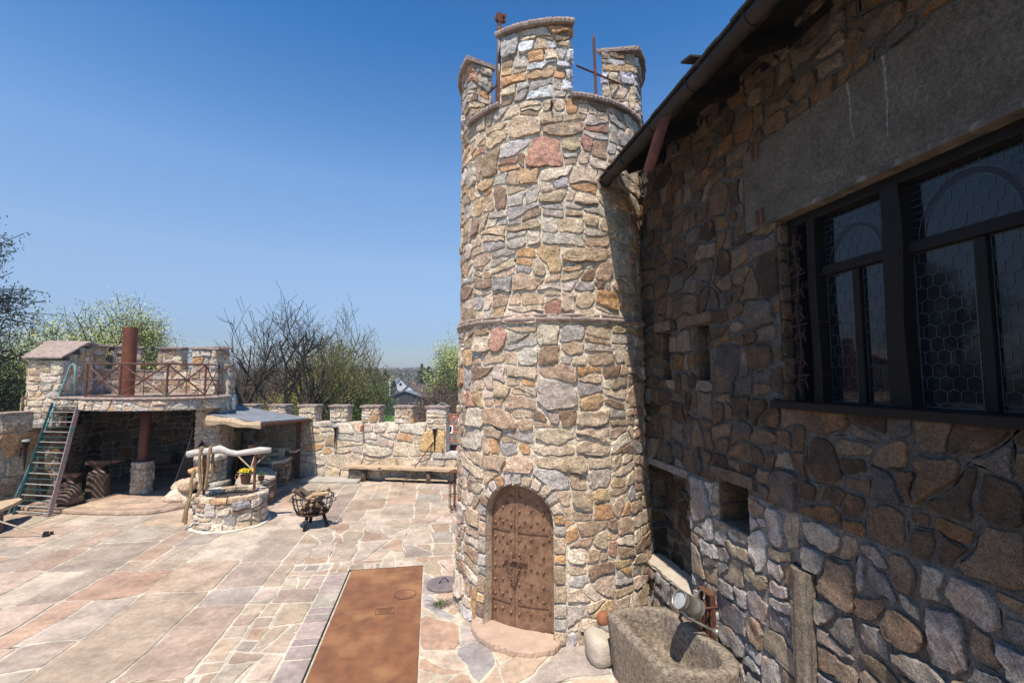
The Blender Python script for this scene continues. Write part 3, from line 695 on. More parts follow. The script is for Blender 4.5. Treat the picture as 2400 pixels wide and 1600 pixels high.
# rough lower wall with much deeper relief
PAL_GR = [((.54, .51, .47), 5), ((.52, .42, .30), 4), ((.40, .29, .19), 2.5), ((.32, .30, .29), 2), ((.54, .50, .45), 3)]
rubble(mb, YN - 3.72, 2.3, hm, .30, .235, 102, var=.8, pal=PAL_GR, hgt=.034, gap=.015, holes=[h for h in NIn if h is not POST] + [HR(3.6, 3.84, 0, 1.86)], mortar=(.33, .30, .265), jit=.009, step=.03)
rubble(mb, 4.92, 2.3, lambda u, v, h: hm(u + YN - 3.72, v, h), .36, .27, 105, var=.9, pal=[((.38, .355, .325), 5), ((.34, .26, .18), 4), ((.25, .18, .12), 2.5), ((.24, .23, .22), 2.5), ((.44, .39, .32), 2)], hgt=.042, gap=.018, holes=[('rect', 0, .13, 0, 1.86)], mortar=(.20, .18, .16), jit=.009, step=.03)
obj('wall', mb, M['house'], house)
# reveals and backs of the openings
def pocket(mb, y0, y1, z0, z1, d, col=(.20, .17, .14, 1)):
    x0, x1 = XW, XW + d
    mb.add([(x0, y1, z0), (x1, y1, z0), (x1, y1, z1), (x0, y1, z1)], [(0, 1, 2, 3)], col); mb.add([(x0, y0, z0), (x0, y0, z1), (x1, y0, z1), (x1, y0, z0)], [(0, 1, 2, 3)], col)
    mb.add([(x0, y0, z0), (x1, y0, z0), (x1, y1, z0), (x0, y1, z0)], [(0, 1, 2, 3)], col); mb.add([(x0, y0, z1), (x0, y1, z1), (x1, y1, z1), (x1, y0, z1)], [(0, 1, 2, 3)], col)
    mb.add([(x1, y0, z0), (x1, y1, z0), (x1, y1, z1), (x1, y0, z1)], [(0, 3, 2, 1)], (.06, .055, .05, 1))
# far jambs as dressed stones (these faces look at the camera)
R = random.Random(15)
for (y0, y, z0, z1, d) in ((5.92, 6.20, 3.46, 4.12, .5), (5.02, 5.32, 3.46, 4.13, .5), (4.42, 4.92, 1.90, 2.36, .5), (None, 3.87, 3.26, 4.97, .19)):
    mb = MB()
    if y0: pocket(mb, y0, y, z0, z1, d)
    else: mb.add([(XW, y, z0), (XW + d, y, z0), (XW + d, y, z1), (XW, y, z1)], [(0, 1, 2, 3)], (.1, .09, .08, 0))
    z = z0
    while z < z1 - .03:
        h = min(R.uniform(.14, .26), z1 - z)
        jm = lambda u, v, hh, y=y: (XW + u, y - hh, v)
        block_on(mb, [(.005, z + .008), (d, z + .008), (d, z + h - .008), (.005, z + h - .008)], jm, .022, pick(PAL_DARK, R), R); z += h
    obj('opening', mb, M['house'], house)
# niche beside the tower: recessed wall, far end and ceiling
mb = MB(); ND = .42
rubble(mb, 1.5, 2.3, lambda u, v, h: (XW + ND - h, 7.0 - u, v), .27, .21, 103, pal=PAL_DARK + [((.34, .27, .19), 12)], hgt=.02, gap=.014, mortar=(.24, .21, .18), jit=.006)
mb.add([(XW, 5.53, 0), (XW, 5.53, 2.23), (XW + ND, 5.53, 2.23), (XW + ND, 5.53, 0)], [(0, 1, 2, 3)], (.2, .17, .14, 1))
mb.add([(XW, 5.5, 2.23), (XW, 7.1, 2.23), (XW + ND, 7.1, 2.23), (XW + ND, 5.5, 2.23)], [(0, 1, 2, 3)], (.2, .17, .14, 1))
obj('niche_wall', mb, M['house'], house)
mb = MB(); rubble(mb, .55, 2.3, lambda u, v, h: (XW - .02 + u, 6.965 - h, v), .27, .21, 106, pal=PAL_DARK + [((.30, .24, .18), 5)], hgt=.02, gap=.014, mortar=(.24, .21, .18), jit=.006); obj('niche_end', mb, M['house'], house)
# low sunlit parapet in front of the niche
mb = MB(); rubble(mb, 1.45, .76, lambda u, v, h: (XW - h, 6.98 - u, v), .26, .22, 104, pal=[((.42, .36, .29), 4), ((.48, .45, .41), 3), ((.30, .22, .15), 2)], hgt=.04, gap=.015, mortar=(.33, .29, .25), jit=.007, step=.035)
mb.span((XW + .02, 5.53, 0), (XW + .24, 7.0, .76), col=(.3, .27, .24, 0)); obj('parapet', mb, M['house'], house, smooth=True)
mb = MB(); slab(mb, [(XW - .035, 5.535), (XW + .30, 5.535), (XW + .30, 7.02), (XW - .035, 7.02)], .762, .81, 3); obj('parapet_coping', mb, mat('pale_parapet_top', (.58, .50, .40), (.46, .39, .31), bump=.5), house)
# lintels and sills of dressed stone
mb = MB()
for (y0, y1, z0, z1, pr_, c) in ((5.50, 6.95, 2.23, 2.33, .05, (.30, .28, .25, 1)), (4.30, 5.02, 2.37, 2.50, .04, (.16, .12, .09, 1)), (5.86, 6.30, 4.13, 4.27, .05, (.22, .17, .13, 1)), (4.90, 5.42, 4.14, 4.26, .05, (.20, .14, .10, 1)), (4.36, 4.98, 1.82, 1.90, .03, (.26, .23, .2, 1))):
    mb = MB(); P = [(XW - pr_, y0), (XW + .05, y0), (XW + .05, y1), (XW - pr_, y1)]; slab(mb, P, z0 + .003, z1 - .003, int(y0 * 10), step=.05, jit=.007, col=c); obj('lintel' if z0 != 1.82 else 'window_ledge', mb, M['house'], house)
# tall upright slab let into the lower wall
mb = MB(); slab(mb, [(XW - .065, 3.60), (XW + .02, 3.60), (XW + .02, 3.83), (XW - .06, 3.83), (XW - .085, 3.72)], 0, 1.84, 9, step=.035, jit=.012, col=(.30, .245, .185, 1))
for k, (y, zz) in enumerate(((3.78, 1.3), (3.75, .9), (3.80, .45))): mb.box((XW - .07, y, zz), (.02, .035, .5), rx=.05 * (k - 1), col=(.25, .2, .14, 1))
obj('upright_slab', mb, M['house'], house)
M['concrete2'] = stone_mat('lintel_concrete', s1=4, s2=30, s3=140, bump=.8, bdist=.02, speck=.42)
# big concrete lintel over the window
mb = MB(); mb.span((XW - .03, .3, 4.975), (XW + .25, 4.28, 5.81), col=(.105, .090, .074, 0)); bevel(obj('concrete_lintel', mb, M['concrete2'], house), .012, 2)
mb = MB(); R = random.Random(44)
vs = []; n = 90
for k in range(n + 1):
    y = .3 + 3.96 * k / n; a, b = R.uniform(0, .012), R.uniform(0, .028)
    vs += [(XW - .034, y, 4.985 + b), (XW - .034 - a, y, 4.968 - a), (XW + .2, y, 4.968)]
mb.add(vs, [(k * 3 + i, k * 3 + 3 + i, k * 3 + 4 + i, k * 3 + 1 + i) for k in range(n) for i in range(2)]); obj('lintel_edge', mb, M['concrete'], house)
for (y, z, dn) in ((4.10, 5.66, 1), (4.07, 4.99, -1)):
    mb = MB()
    for dy in (0, .075): mb.tube([(XW - .02, y - dy, z), (XW - .06, y - dy, z), (XW - .06, y - dy, z + .13), (XW - .045, y - dy, z + .15)] if dn < 0 else [(XW - .045, y - dy, z + .16), (XW - .06, y - dy, z + .13), (XW - .06, y - dy, z)], .011, 6)
    obj('iron_hook', mb, M['rust'], house)
M['lime'] = mat('lime_crust', (.27, .26, .25), (.13, .12, .11), scale=24, bump=.5, bscale=90)
# white lime streaks are dried runs on the concrete: thin raised crusts
mb = MB(); R = random.Random(12)
for (y, z0, z1, w_) in ((3.02, 5.30, 5.80, .011), (2.72, 5.20, 5.80, .010)):
    mb = MB(); n = 40; vs = []; o = 0
    for k in range(n + 1):
        z = z1 - (z1 - z0) * k / n; o += R.uniform(-.004, .004); w2 = w_ * (1 - .75 * k / n) * R.uniform(.2, 1.7)
        vs += [(XW - .0315, y + o - w2, z), (XW - .0335, y + o, z), (XW - .0315, y + o + w2, z)]
    mb.add(vs, [(k * 3 + i, k * 3 + i + 1, k * 3 + i + 4, k * 3 + i + 3) for k in range(n) for i in range(2)])
    obj('lime_streak', mb, M['lime'], house)

# window: frame timbers, panes with lead cames
XF = XW + .12; XG = XW + .18
win = obj('window', MB().span((XG + .004, .6, 3.2), (XG + .06, 3.86, 5.0)), M['black_iron'], house)
mb = MB(); mb.span((XW - .085, .5, 3.215), (XF + .1, 3.95, 3.285)); bevel(obj('sill', mb, M['wood_dark'], win), .01)
mb = MB()
mb.span((XF - .03, .6, 4.885), (XG + .003, 3.85, 4.972))
for (y0, y1, x0) in ((3.745, 3.855, XF - .02), (3.17, 3.235, XF + .02), (2.30, 2.365, XF + .02), (1.42, 1.485, XF + .02), (.6, .72, XF)):
    mb.span((x0, y0, 3.285), (XG + .003, y1, 4.885 if y0 in (3.745, .6) else 4.372))
for (y0, y1) in ((2.925, 3.51), (2.045, 2.76), (.73, 1.86)):
    mb.span((XF + .005, y0, 4.375), (XG + .003, y1, 4.455))
mb.span((XF + .03, 3.615, 4.30), (XG + .003, 3.744, 4.372))
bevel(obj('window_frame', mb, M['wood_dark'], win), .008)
for (yc, w_, sg) in ((3.562, .085, 1), (2.843, .145, -1), (1.955, .165, 1)):
    mb = MB(); R = random.Random(int(yc * 10)); vs = []; n = 14
    for k in range(n + 1):
        z = 3.285 + 1.6 * k / n; o = sg * .010 * sin(k * .45 + yc) + R.uniform(-.003, .003); hw = w_ / 2 * (1 + .06 * sin(k * .7 + 1))
        vs += [(XF - .04, yc + o - hw, z), (XF - .04, yc + o + hw, z), (XG + .002, yc + o + hw, z), (XG + .002, yc + o - hw, z)]
    mb.add(vs, [(k * 4 + i, k * 4 + (i + 1) % 4, k * 4 + 4 + (i + 1) % 4, k * 4 + 4 + i) for k in range(n) for i in range(4)] + [(0, 3, 2, 1), (n * 4, n * 4 + 1, n * 4 + 2, n * 4 + 3)])
    obj('post', mb, M['wood_dark'], win, smooth=False)
def seg_clip(a, b, y0, y1, z0, z1):
    t0, t1 = 0, 1; dy, dz = b[0] - a[0], b[1] - a[1]
    for p, q in ((-dy, a[0] - y0), (dy, y1 - a[0]), (-dz, a[1] - z0), (dz, z1 - a[1])):
        if abs(p) < 1e-9:
            if q < 0: return None
        else:
            r = q / p
            if p < 0: t0 = max(t0, r)
            else: t1 = min(t1, r)
    return None if t0 >= t1 else ((a[0] + dy * t0, a[1] + dz * t0), (a[0] + dy * t1, a[1] + dz * t1))
def strip(mb, a, b, w_, x):
    L = hypot(b[0] - a[0], b[1] - a[1])
    if L < 1e-4: return
    ny, nz = -(b[1] - a[1]) / L * w_ / 2, (b[0] - a[0]) / L * w_ / 2
    mb.add([(x, a[0] - ny, a[1] - nz), (x, a[0] + ny, a[1] + nz), (x, b[0] + ny, b[1] + nz), (x, b[0] - ny, b[1] - nz)], [(0, 1, 2, 3)])
def hexes(mb, y0, y1, z0, z1, cond=lambda y, z: True, s=.052, x=XG - .004, w_=.0032):
    hw, hh, q = s * .80, s * 2.1, s * .62           # tall hexagons
    r = 0; z = z0 - hh
    while z < z1 + hh:
        y = y0 - hw + (hw / 2 * 1 if r % 2 else 0) * 1.0
        y = y0 - hw * 2 + (hw if r % 2 else 0)
        while y < y1 + hw * 2:
            P = [(y, z + hh * .5 + q * .0), (y + hw, z + hh * .5 - q * .55), (y + hw, z - hh * .5 + q * .55)]
            top = (y, z + hh * .5 + q * .0)
            for a, b in (((y - hw, z + hh * .31), (y, z + hh * .50)), ((y, z + hh * .50), (y + hw, z + hh * .31)), ((y + hw, z + hh * .31), (y + hw, z - hh * .31))):
                m_ = ((a[0] + b[0]) / 2, (a[1] + b[1]) / 2)
                if cond(*m_):
                    c = seg_clip(a, b, y0, y1, z0, z1)
                    if c: strip(mb, c[0], c[1], w_, x)
            y += 2 * hw
        z += hh * .81; r += 1
for i, (y0, y1, z0, z1) in enumerate(((3.237, 3.512, 3.285, 4.374), (2.924, 3.168, 3.285, 4.374), (2.367, 2.765, 3.285, 4.374), (2.042, 2.298, 3.285, 4.374), (1.487, 1.868, 3.285, 4.374), (.722, 1.418, 3.285, 4.374))):
    g_ = MB().add([(XG, y0, z0), (XG, y1, z0), (XG, y1, z1), (XG, y0, z1)], [(0, 3, 2, 1)]); p_ = obj('pane', g_, M['pane'], win)
    lm = MB(); hexes(lm, y0 + .03, y1 - .005, z0 + .012, z1 - .01)
    for a, b in (((y0 + .03, z0), (y0 + .03, z1)), ((y0, z0 + .01), (y1, z0 + .01)), ((y1 - .004, z0), (y1 - .004, z1)), ((y0, z1 - .008), (y1, z1 - .008))): strip(lm, a, b, .006, XG - .004)
    z = z0 + .1
    while z < z1: strip(lm, (y0, z), (y0 + .03, z), .004, XG - .004); z += .13
    vm = MB(); strip(vm, (y0 + .015, z0), (y0 + .015, z1), .026, XG - .002)
    obj('lead_came', lm, M['lead'], win); obj('border_glass', vm, M['violet'], win)
for (y0, y1) in ((2.925, 3.512), (2.045, 2.76), (.73, 1.86)):
    z0, z1 = 4.457, 4.884; yc = (y0 + y1) / 2; rr = (y1 - y0) / 2 - .05; zc = z0 - .02
    g_ = MB().add([(XG, y0, z0), (XG, y1, z0), (XG, y1, z1), (XG, y0, z1)], [(0, 3, 2, 1)]); obj('pane', g_, M['pane'], win)
    lm = MB(); ky = min(1.0, .38 / rr) if rr > .4 else 1.0
    ell = lambda y, z: hypot((y - yc) / rr, (z - zc) / (rr * 1.25 if rr < .4 else .40))
    hexes(lm, y0, y1, z0, z1, lambda y, z: ell(y, z) < .90)
    n = 26; vm = MB(); ez = rr * 1.25 if rr < .4 else .40
    for k in range(n):
        a, b = pi * k / n, pi * (k + 1) / n
        for q in (.91, 1.04): strip(lm, (yc + rr * q * cos(a), zc + ez * q * sin(a)), (yc + rr * q * cos(b), zc + ez * q * sin(b)), .0045, XG - .004)
        strip(vm, (yc + rr * .975 * cos(a), zc + ez * .975 * sin(a)), (yc + rr * .975 * cos(b), zc + ez * .975 * sin(b)), .04, XG - .002)
    z = z0 + .05; r = 0
    while z < z1:
        y = y0
        while y < y1:
            if ell(y + .02, z) > 1.05: strip(lm, (y, z), (min(y + .04, y1), z), .0035, XG - .004)
            if ell(y + (.04 if r % 2 else 0), z + .025) > 1.06 and y + .04 < y1 and int((y - y0) / .04 + .5) % 2 == r % 2: strip(lm, (y, z), (y, min(z + .05, z1)), .0035, XG - .004)
            y += .04
        z += .05; r += 1
    obj('lead_came', lm, M['lead'], win); obj('border_glass', vm, M['violet'], win)
g_ = MB().add([(XG, 3.61, 3.285), (XG, 3.745, 3.285), (XG, 3.745, 4.885), (XG, 3.61, 4.885)], [(0, 3, 2, 1)]); obj('pane', g_, M['pane'], win)
# scrollwork grille in the narrow light
mb = MB(); xs = XW + .04
def scroll(mb, cy, cz, r, a0, a1, sg=1, n=18, spiral=.6, t=.0055):
    mb.tube([(xs, cy + sg * r * (1 - spiral * k / n) * cos(a0 + (a1 - a0) * k / n), cz + r * (1 - spiral * k / n) * sin(a0 + (a1 - a0) * k / n)) for k in range(n + 1)], t, 5)
for i, z in enumerate((3.42, 3.62, 3.83, 4.03, 4.22, 4.46, 4.66)):
    sg = 1 if i % 2 else -1
    scroll(mb, 3.70, z, .075, -.3, 5.2, sg); scroll(mb, 3.68, z + .09, .05, 2.6, 8.0, -sg, spiral=.7, t=.0045)
    mb.tube([(xs, 3.62, z - .02), (xs, 3.66, z + .03), (xs, 3.78, z + .01)], .005, 5)
mb.tube([(xs, 3.70 + .02 * sin(k), 3.30 + k * .1) for k in range(16)], .006, 5)
for z in (3.5, 3.95, 4.4): mb.tube([(xs, 3.80, z), (xs, 3.60, z + .02)], .006, 5)
obj('scroll_grille', mb, M['grille'], win)
for z in (3.52, 3.97, 4.38):
    obj('pintle', MB().tube([(XG - .01, 3.50, z), (XF - .05, 3.50, z)], .006, 6), M['grille'], win)

# eaves: soffit boards, rafters, gutter with brackets, roof tiles, clay chute
XE = 2.43; ZE = 6.27
mb = MB(); sl = .42
mb.add([(XE + .02, -1.2, ZE + .12), (XE + .02, 6.32, ZE + .12), (7.5, 6.32, ZE + .12 + sl * 5.05), (7.5, -1.2, ZE + .12 + sl * 5.05)], [(0, 3, 2, 1)])
mb.add([(XE - .02, -1.2, ZE + .17), (XE - .02, 6.32, ZE + .17), (7.5, 6.32, ZE + .17 + sl * 5.05), (7.5, -1.2, ZE + .17 + sl * 5.05)], [(0, 1, 2, 3)])
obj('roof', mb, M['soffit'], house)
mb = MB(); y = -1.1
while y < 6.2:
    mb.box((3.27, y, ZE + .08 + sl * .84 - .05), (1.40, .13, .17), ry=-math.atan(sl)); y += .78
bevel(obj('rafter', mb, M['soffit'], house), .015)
mb = MB(); mb.span((XW - .02, -1.2, 6.50), (XW + .22, 6.6, 6.60)); obj('wall_plate', mb, M['soffit'], house)
tl = MB(); R = random.Random(9); y = -1.2
while y < 6.28:
    w_ = R.uniform(.16, .19); tl.box((XE + .10, y + w_ / 2, ZE + .16 + R.uniform(-.006, .012)), (.42, w_ - .006, .02), ry=-math.atan(sl), rz=R.uniform(-.02, .02)); y += w_
tl.box((XE + .0, 3.9, ZE + .235), (.26, .12, .018), ry=-.25, rz=.3)
obj('roof_tile', tl, M['tile_edge'], house)
gt = MB(); R = random.Random(2); pts = [(XE + .0 + R.uniform(-.004, .004), -1.2 + 7.5 * k / 50, ZE + .03 + R.uniform(-.004, .004)) for k in range(51)]
vs = []; 
for p in pts:
    for k in range(11): a = pi + pi * k / 10 - .25; vs.append((p[0] + .075 * cos(a), p[1], p[2] + .075 * sin(a)))
    for k in range(11): a = 2 * pi - pi * k / 10 - .25; vs.append((p[0] + .068 * cos(a), p[1], p[2] + .068 * sin(a)))
gt.add(vs, [(i * 22 + k, i * 22 + (k + 1) % 22, (i + 1) * 22 + (k + 1) % 22, (i + 1) * 22 + k) for i in range(50) for k in range(22)] + [tuple(range(50 * 22, 51 * 22)), tuple(range(22))[::-1]])
g_ = obj('gutter', gt, M['gutter'], house, smooth=True)
for y in (6.2, 5.52, 4.72, 3.95, 3.1, 2.3):
    b_ = MB(); b_.tube([(XE + .10, y, ZE + .12)] + [(XE + .079 * cos(a), y, ZE + .03 + .079 * sin(a)) for a in [pi * 2 - pi * k / 10 - .1 for k in range(11)]] + [(XE - .09, y, ZE + .07)], .007, 5); obj('gutter_bracket', b_, M['black_iron'], g_)
# clay tile hanging under the gutter as a spout
mb = MB(); n = 8; L0, L1 = (2.43, 4.42, 6.36), (2.40, 4.86, 5.83)
A = Vector(L0); B = Vector(L1); d = (B - A).normalized(); s_ = d.cross(Vector((1, 0, 0))).normalized(); s_ = Vector((0, 1, 0)); s_ = (s_ - d * s_.dot(d)).normalized(); q_ = d.cross(s_)
vs = []
for t_, e in ((0, 0), (.9, 0), (1.0, 1)):
    for k in range(n + 1):
        a = -1 + 2 * k / n; ext = (0 if not e else .0) - (abs(a) > .7) * .04 * e
        p = A + (B - A) * (t_ + ext) + s_ * .12 * a + q_ * .05 * (1 - a * a) * -1; vs.append(tuple(p))
m_ = len(vs); vs += [tuple(Vector(p) + q_ * .015) for p in vs]
mb.add(vs, [(r * (n + 1) + k, r * (n + 1) + k + 1, (r + 1) * (n + 1) + k + 1, (r + 1) * (n + 1) + k) for r in range(2) for k in range(n)] + [(m_ + r * (n + 1) + k, m_ + (r + 1) * (n + 1) + k, m_ + (r + 1) * (n + 1) + k + 1, m_ + r * (n + 1) + k + 1) for r in range(2) for k in range(n)] + [(2 * (n + 1) + k, 2 * (n + 1) + k + 1, m_ + 2 * (n + 1) + k + 1, m_ + 2 * (n + 1) + k) for k in range(n)])
obj('clay_chute', mb, M['chute'], house)
# solid house body behind the skin
mb = MB(); mb.span((XW + .55, -1.2, 0), (7.4, 7.9, 6.5)); mb.span((XW + .03, -1.2, 6.0), (XW + .55, 7.9, 6.5)); mb.span((XW + .03, -1.2, -.5), (XW + .55, 3.6, 3.1)); mb.span((XW + .03, 6.98, 0), (XW + .55, 7.9, 6.0)); mb.span((XW + .03, -1.21, 0), (7.4, -1.2, 6.4))
mb.add([(XW, -1.2, 0), (XW + .6, -1.2, 0), (XW + .6, -1.2, 6.5), (XW, -1.2, 6.5)], [(0, 1, 2, 3)]); obj('body', mb, M['dark_stone'], house)
# ================================================================== trough, lamp made of a can, boulder, pot
def poly_ring(P, s, c): return [(c[0] + (x - c[0]) * s, c[1] + (y - c[1]) * s) for x, y in P]
def resample(P, step):
    Q = []
    for i in range(len(P)):
        p, q = P[i], P[(i + 1) % len(P)]; L = hypot(q[0] - p[0], q[1] - p[1]); n = max(1, round(L / step))
        for k in range(n): t = k / n; Q.append((p[0] + (q[0] - p[0]) * t, p[1] + (q[1] - p[1]) * t))
    return Q
OUT = [(2.08, 5.55), (2.13, 4.95), (2.17, 4.50), (2.24, 4.40), (2.42, 4.33), (2.62, 4.27), (2.80, 4.24), (2.93, 4.27), (3.02, 4.38), (3.06, 4.60), (3.00, 5.05), (2.95, 5.36), (2.87, 5.58), (2.66, 5.65), (2.42, 5.68), (2.2, 5.63)]
INN = [(2.23, 5.50), (2.28, 4.95), (2.345, 4.54), (2.40, 4.47), (2.52, 4.42), (2.64, 4.38), (2.76, 4.37), (2.83, 4.40), (2.88, 4.48), (2.93, 4.62), (2.87, 5.02), (2.83, 5.27), (2.76, 5.50), (2.62, 5.555), (2.44, 5.57), (2.32, 5.55)]
def spread(P, per=5):
    Q = []
    for i in range(len(P)):
        p, q = P[i], P[(i + 1) % len(P)]
        for k in range(per): t = k / per; Q.append((p[0] + (q[0] - p[0]) * t, p[1] + (q[1] - p[1]) * t))
    return Q
O2, I2 = spread(OUT), spread(INN); n = len(O2); R = random.Random(77); cO, cI = (2.55, 4.95), (2.6, 4.95); vs = []
def ringv(P, s, c, z, j): return [(c[0] + (x - c[0]) * s + R.uniform(-j, j), c[1] + (y - c[1]) * s + R.uniform(-j, j), z + R.uniform(-j, j) * .7) for x, y in P]
rings = [ringv(O2, .86, cO, 0, 0), ringv(O2, .90, cO, .2, .006), ringv(O2, .95, cO, .45, .006), ringv(O2, .99, cO, .655, .006), ringv(O2, .985, cO, .695, .005)]
mid = [((a[0] + b[0]) / 2, (a[1] + b[1]) / 2) for a, b in zip(O2, I2)]
rings += [ringv(mid, 1, cO, .705, .004), ringv(I2, 1.01, cI, .698, .004), ringv(I2, .985, cI, .67, .004), ringv(I2, .965, cI, .5, .004), ringv(I2, .93, cI, .33, .004), ringv(I2, .86, cI, .275, .003), ringv(I2, .4, cI, .265, .003)]
for r in rings: vs += r
mb = MB(); mb.add(vs, [(r * n + k, r * n + (k + 1) % n, (r + 1) * n + (k + 1) % n, (r + 1) * n + k) for r in range(len(rings) - 1) for k in range(n)] + [tuple((len(rings) - 1) * n + k for k in range(n))])
mb.f = [f[::-1] for f in mb.f]
tr = obj('stone_trough', mb, M['trough'], smooth=True, loc=(2.55, 4.95, 0)); tag(tr, 'big rough granite trough standing against the house wall', 'trough')
tr.data.update()
mb = MB(); mb.tube([(2.36 + .012 * sin(k * 1.3) + .016 * k, 5.50 - .062 * k, (.56, .42, .32, .285, .282, .28, .28, .28, .28)[k]) for k in range(9)], .004, 5)
obj('crack', mb, mat('pale_crack_filler', (.5, .46, .4)), tr)
# watering can hung as a lamp over the trough
can = thing('watering_can', 'grey metal watering can tilted over the stone trough on a wall bracket', 'watering can', (2.80, 4.93, .98))
ax = (Vector((2.69, 4.93, 1.085)) - Vector((2.93, 4.97, .945))).normalized(); C0 = Vector((2.93, 4.97, .945))
Rm = ax.to_track_quat('Z', 'Y').to_matrix()
mb = MB(); mb.lathe([(0, 0), (.098, 0), (.101, .006), (.098, .012), (.098, .055), (.102, .06), (.098, .065), (.098, .075), (.102, .08), (.098, .085), (.098, .235), (.103, .24), (.099, .247), (.1, .285), (.105, .292), (.098, .295), (.094, .27), (.094, .262)], C0, 32, M3=Rm, close=True)
obj('can_body', mb, M['steel'], can, smooth=True)
mb = MB(); mb.lathe([(.094, .262), (.06, .268), (0, .27)], C0, 24, M3=Rm); obj('lamp_glass', mb, M['glass'], can)
mb = MB(); d1 = Rm @ Vector((0, 0, 1)); dn = Vector((0, 0, -1)) - d1 * (Vector((0, 0, -1)).dot(d1)); dn.normalize()
p0 = C0 + d1 * .12 + dn * .095; p1 = Vector((3.02, 4.80, .79)); mid_ = p0.lerp(p1, .5) + Vector((-.01, 0, -.015)); p0b = C0 + d1 * .21 + dn * .09
mb.tube([p0b, p0b.lerp(mid_, .45) + Vector((-.01, 0, -.02)), mid_, p1.lerp(mid_, .2)], [.022, .017, .014, .013], 10); dd = (p1 - mid_).normalized(); mb.tube([p1.lerp(mid_, .22), p1, p1 + dd * .03], [.015, .035, .048], 14)
obj('spout', mb, M['steel'], can, smooth=True)
mb = MB(); up = -dn; mb.tube([tuple(C0 + d1 * (.03 + .07 * sin(a)) * 1.0 + up * (.10 + .055 * (1 - cos(a)) / 1.0 * .9) + Vector((.02 * sin(a), 0, 0))) for a in [2 * pi * k / 14 * .8 for k in range(15)]], .008, 6); obj('handle', mb, M['steel'], can)
mb = MB(); mb.tube([tuple(C0 + d1 * .02), (3.1, 5.0, .93), (3.2, 5.02, .93)], .014, 8); obj('wall_arm', mb, M['rust'], can); mb = MB(); mb.tube([tuple(C0 + d1 * .18 + dn * .1), tuple(C0 + d1 * .19 + dn * .17), tuple(C0 + d1 * .14 + dn * .19)], .016, 8); obj('valve', mb, M['rust'], can); mb = MB(); mb.box((3.15, 5.05, .80), (.03, .05, .16), rz=.2); mb.box((3.16, 5.10, .70), (.02, .09, .07)); obj('bracket', mb, M['rust'], can)
# recess frame on the wall behind it
t = thing('wall_box', 'narrow dark iron frame with rusty fittings behind the watering can', 'wall box', (3.15, 5.12, .8))
mb = MB()
for a, b in (((3.10, 5.00, .52), (3.16, 5.018, 1.06)), ((3.10, 5.235, .52), (3.16, 5.255, 1.06)), ((3.10, 5.018, 1.04), (3.16, 5.235, 1.06)), ((3.10, 5.018, .52), (3.16, 5.235, .54))): mb.span(a, b)
obj('frame', mb, M['rust'], t); obj('back_plate', MB().span((3.135, 5.018, .54), (3.155, 5.235, 1.04)), M['black_iron'], t)
mb = MB(); mb.tube([(3.12, 5.08, .60), (3.10, 5.08, .72), (3.12, 5.08, .85)], .012, 6); mb.tube([(3.11, 5.17, .66), (3.11, 5.12, .9), (3.11, 5.16, 1.0)], .01, 6); mb.box((3.12, 5.09, .62), (.04, .07, .12)); obj('fitting', mb, M['rust'], t)
mb = MB(); mb.blob((2.11, 5.84, .15), (.20, .26, .20), 5, .13, 14, 9); tag(obj('boulder', mb, mat('pale_boulder', (.58, .50, .40), (.44, .37, .29), scale=6, bump=.7, bscale=25, bdist=.02), smooth=True, loc=(2.13, 5.86, 0)), 'rounded pale boulder between tower foot and trough', 'boulder')
mb = MB(); mb.blob((2.21, 5.98, .41), (.095, .095, .09), 4, .05, 16, 10); tag(obj('clay_ball', mb, M['clay'], smooth=True, loc=(2.24, 6.03, .42)), 'orange terracotta ball on the boulders behind the trough', 'clay ball')
mb = MB(); mb.blob((2.30, 5.98, .33), (.16, .16, .12), 9, .16, 14, 9); mb.blob((2.33, 6.0, .14), (.2, .2, .16), 10, .12, 14, 9); tag(obj('boulder', mb, mat('grey_boulder', (.42, .38, .33), (.28, .25, .21), scale=6, bump=.7), smooth=True, loc=(2.33, 6.0, 0)), 'small grey boulder wedged under the terracotta ball', 'boulder')
# iron strap remnants in the niche
mb = MB(); mb.tube([(3.28, 5.60, .85), (3.27, 5.62, .95), (3.28, 5.6, 1.08), (3.27, 5.61, 1.2)], .012, 5); mb.tube([(3.3, 5.56, .84), (3.3, 5.56, 1.25)], .012, 5); obj('rusty_strap', mb, M['rust'], house)

# ================================================================== well
WX, WY = -4.72, 12.55; WR = .70
well = thing('stone_well', 'round stone well with a driftwood beam on two iron posts', 'well', (WX, WY, 0))
mb = MB(); rubble(mb, 2 * pi * WR, .66, lambda u, v, h: (WX + (WR + .05 * (1 - v) + h) * cos(u / WR), WY + (WR + .05 * (1 - v) + h) * sin(u / WR), v), .30, .17, 201, hgt=.04, gap=.016, mortar=(.62, .56, .47), jit=.008, pal=PAL_PALE + [((.36, .36, .37), 3), ((.42, .28, .17), 3)])
obj('wall', mb, M['wall'], well)
mb = MB(); R = random.Random(6); n = 14
for k in range(n):
    a0, a1 = 2 * pi * k / n + .02, 2 * pi * (k + 1) / n - .02; r1 = WR + .07 + R.uniform(-.02, .03); r0 = WR - .15 + R.uniform(-.03, .03)
    slab(mb, [(WX + r1 * cos(a0), WY + r1 * sin(a0)), (WX + r1 * cos((a0 + a1) / 2), WY + r1 * sin((a0 + a1) / 2)), (WX + r1 * cos(a1), WY + r1 * sin(a1)), (WX + r0 * cos(a1), WY + r0 * sin(a1)), (WX + r0 * cos(a0), WY + r0 * sin(a0))], .64, .73 + R.uniform(-.012, .015), k, step=.06, jit=.012, col=pick(PAL_PALE, R))
obj('rim', mb, M['wall'], well)
mb = MB(); mb.lathe([(WR - .10, .645), (WR - .15, .66), (WR - .16, .03), (0, .03)], (WX, WY, 0), 32); obj('shaft', mb, M['dark_stone'], well)
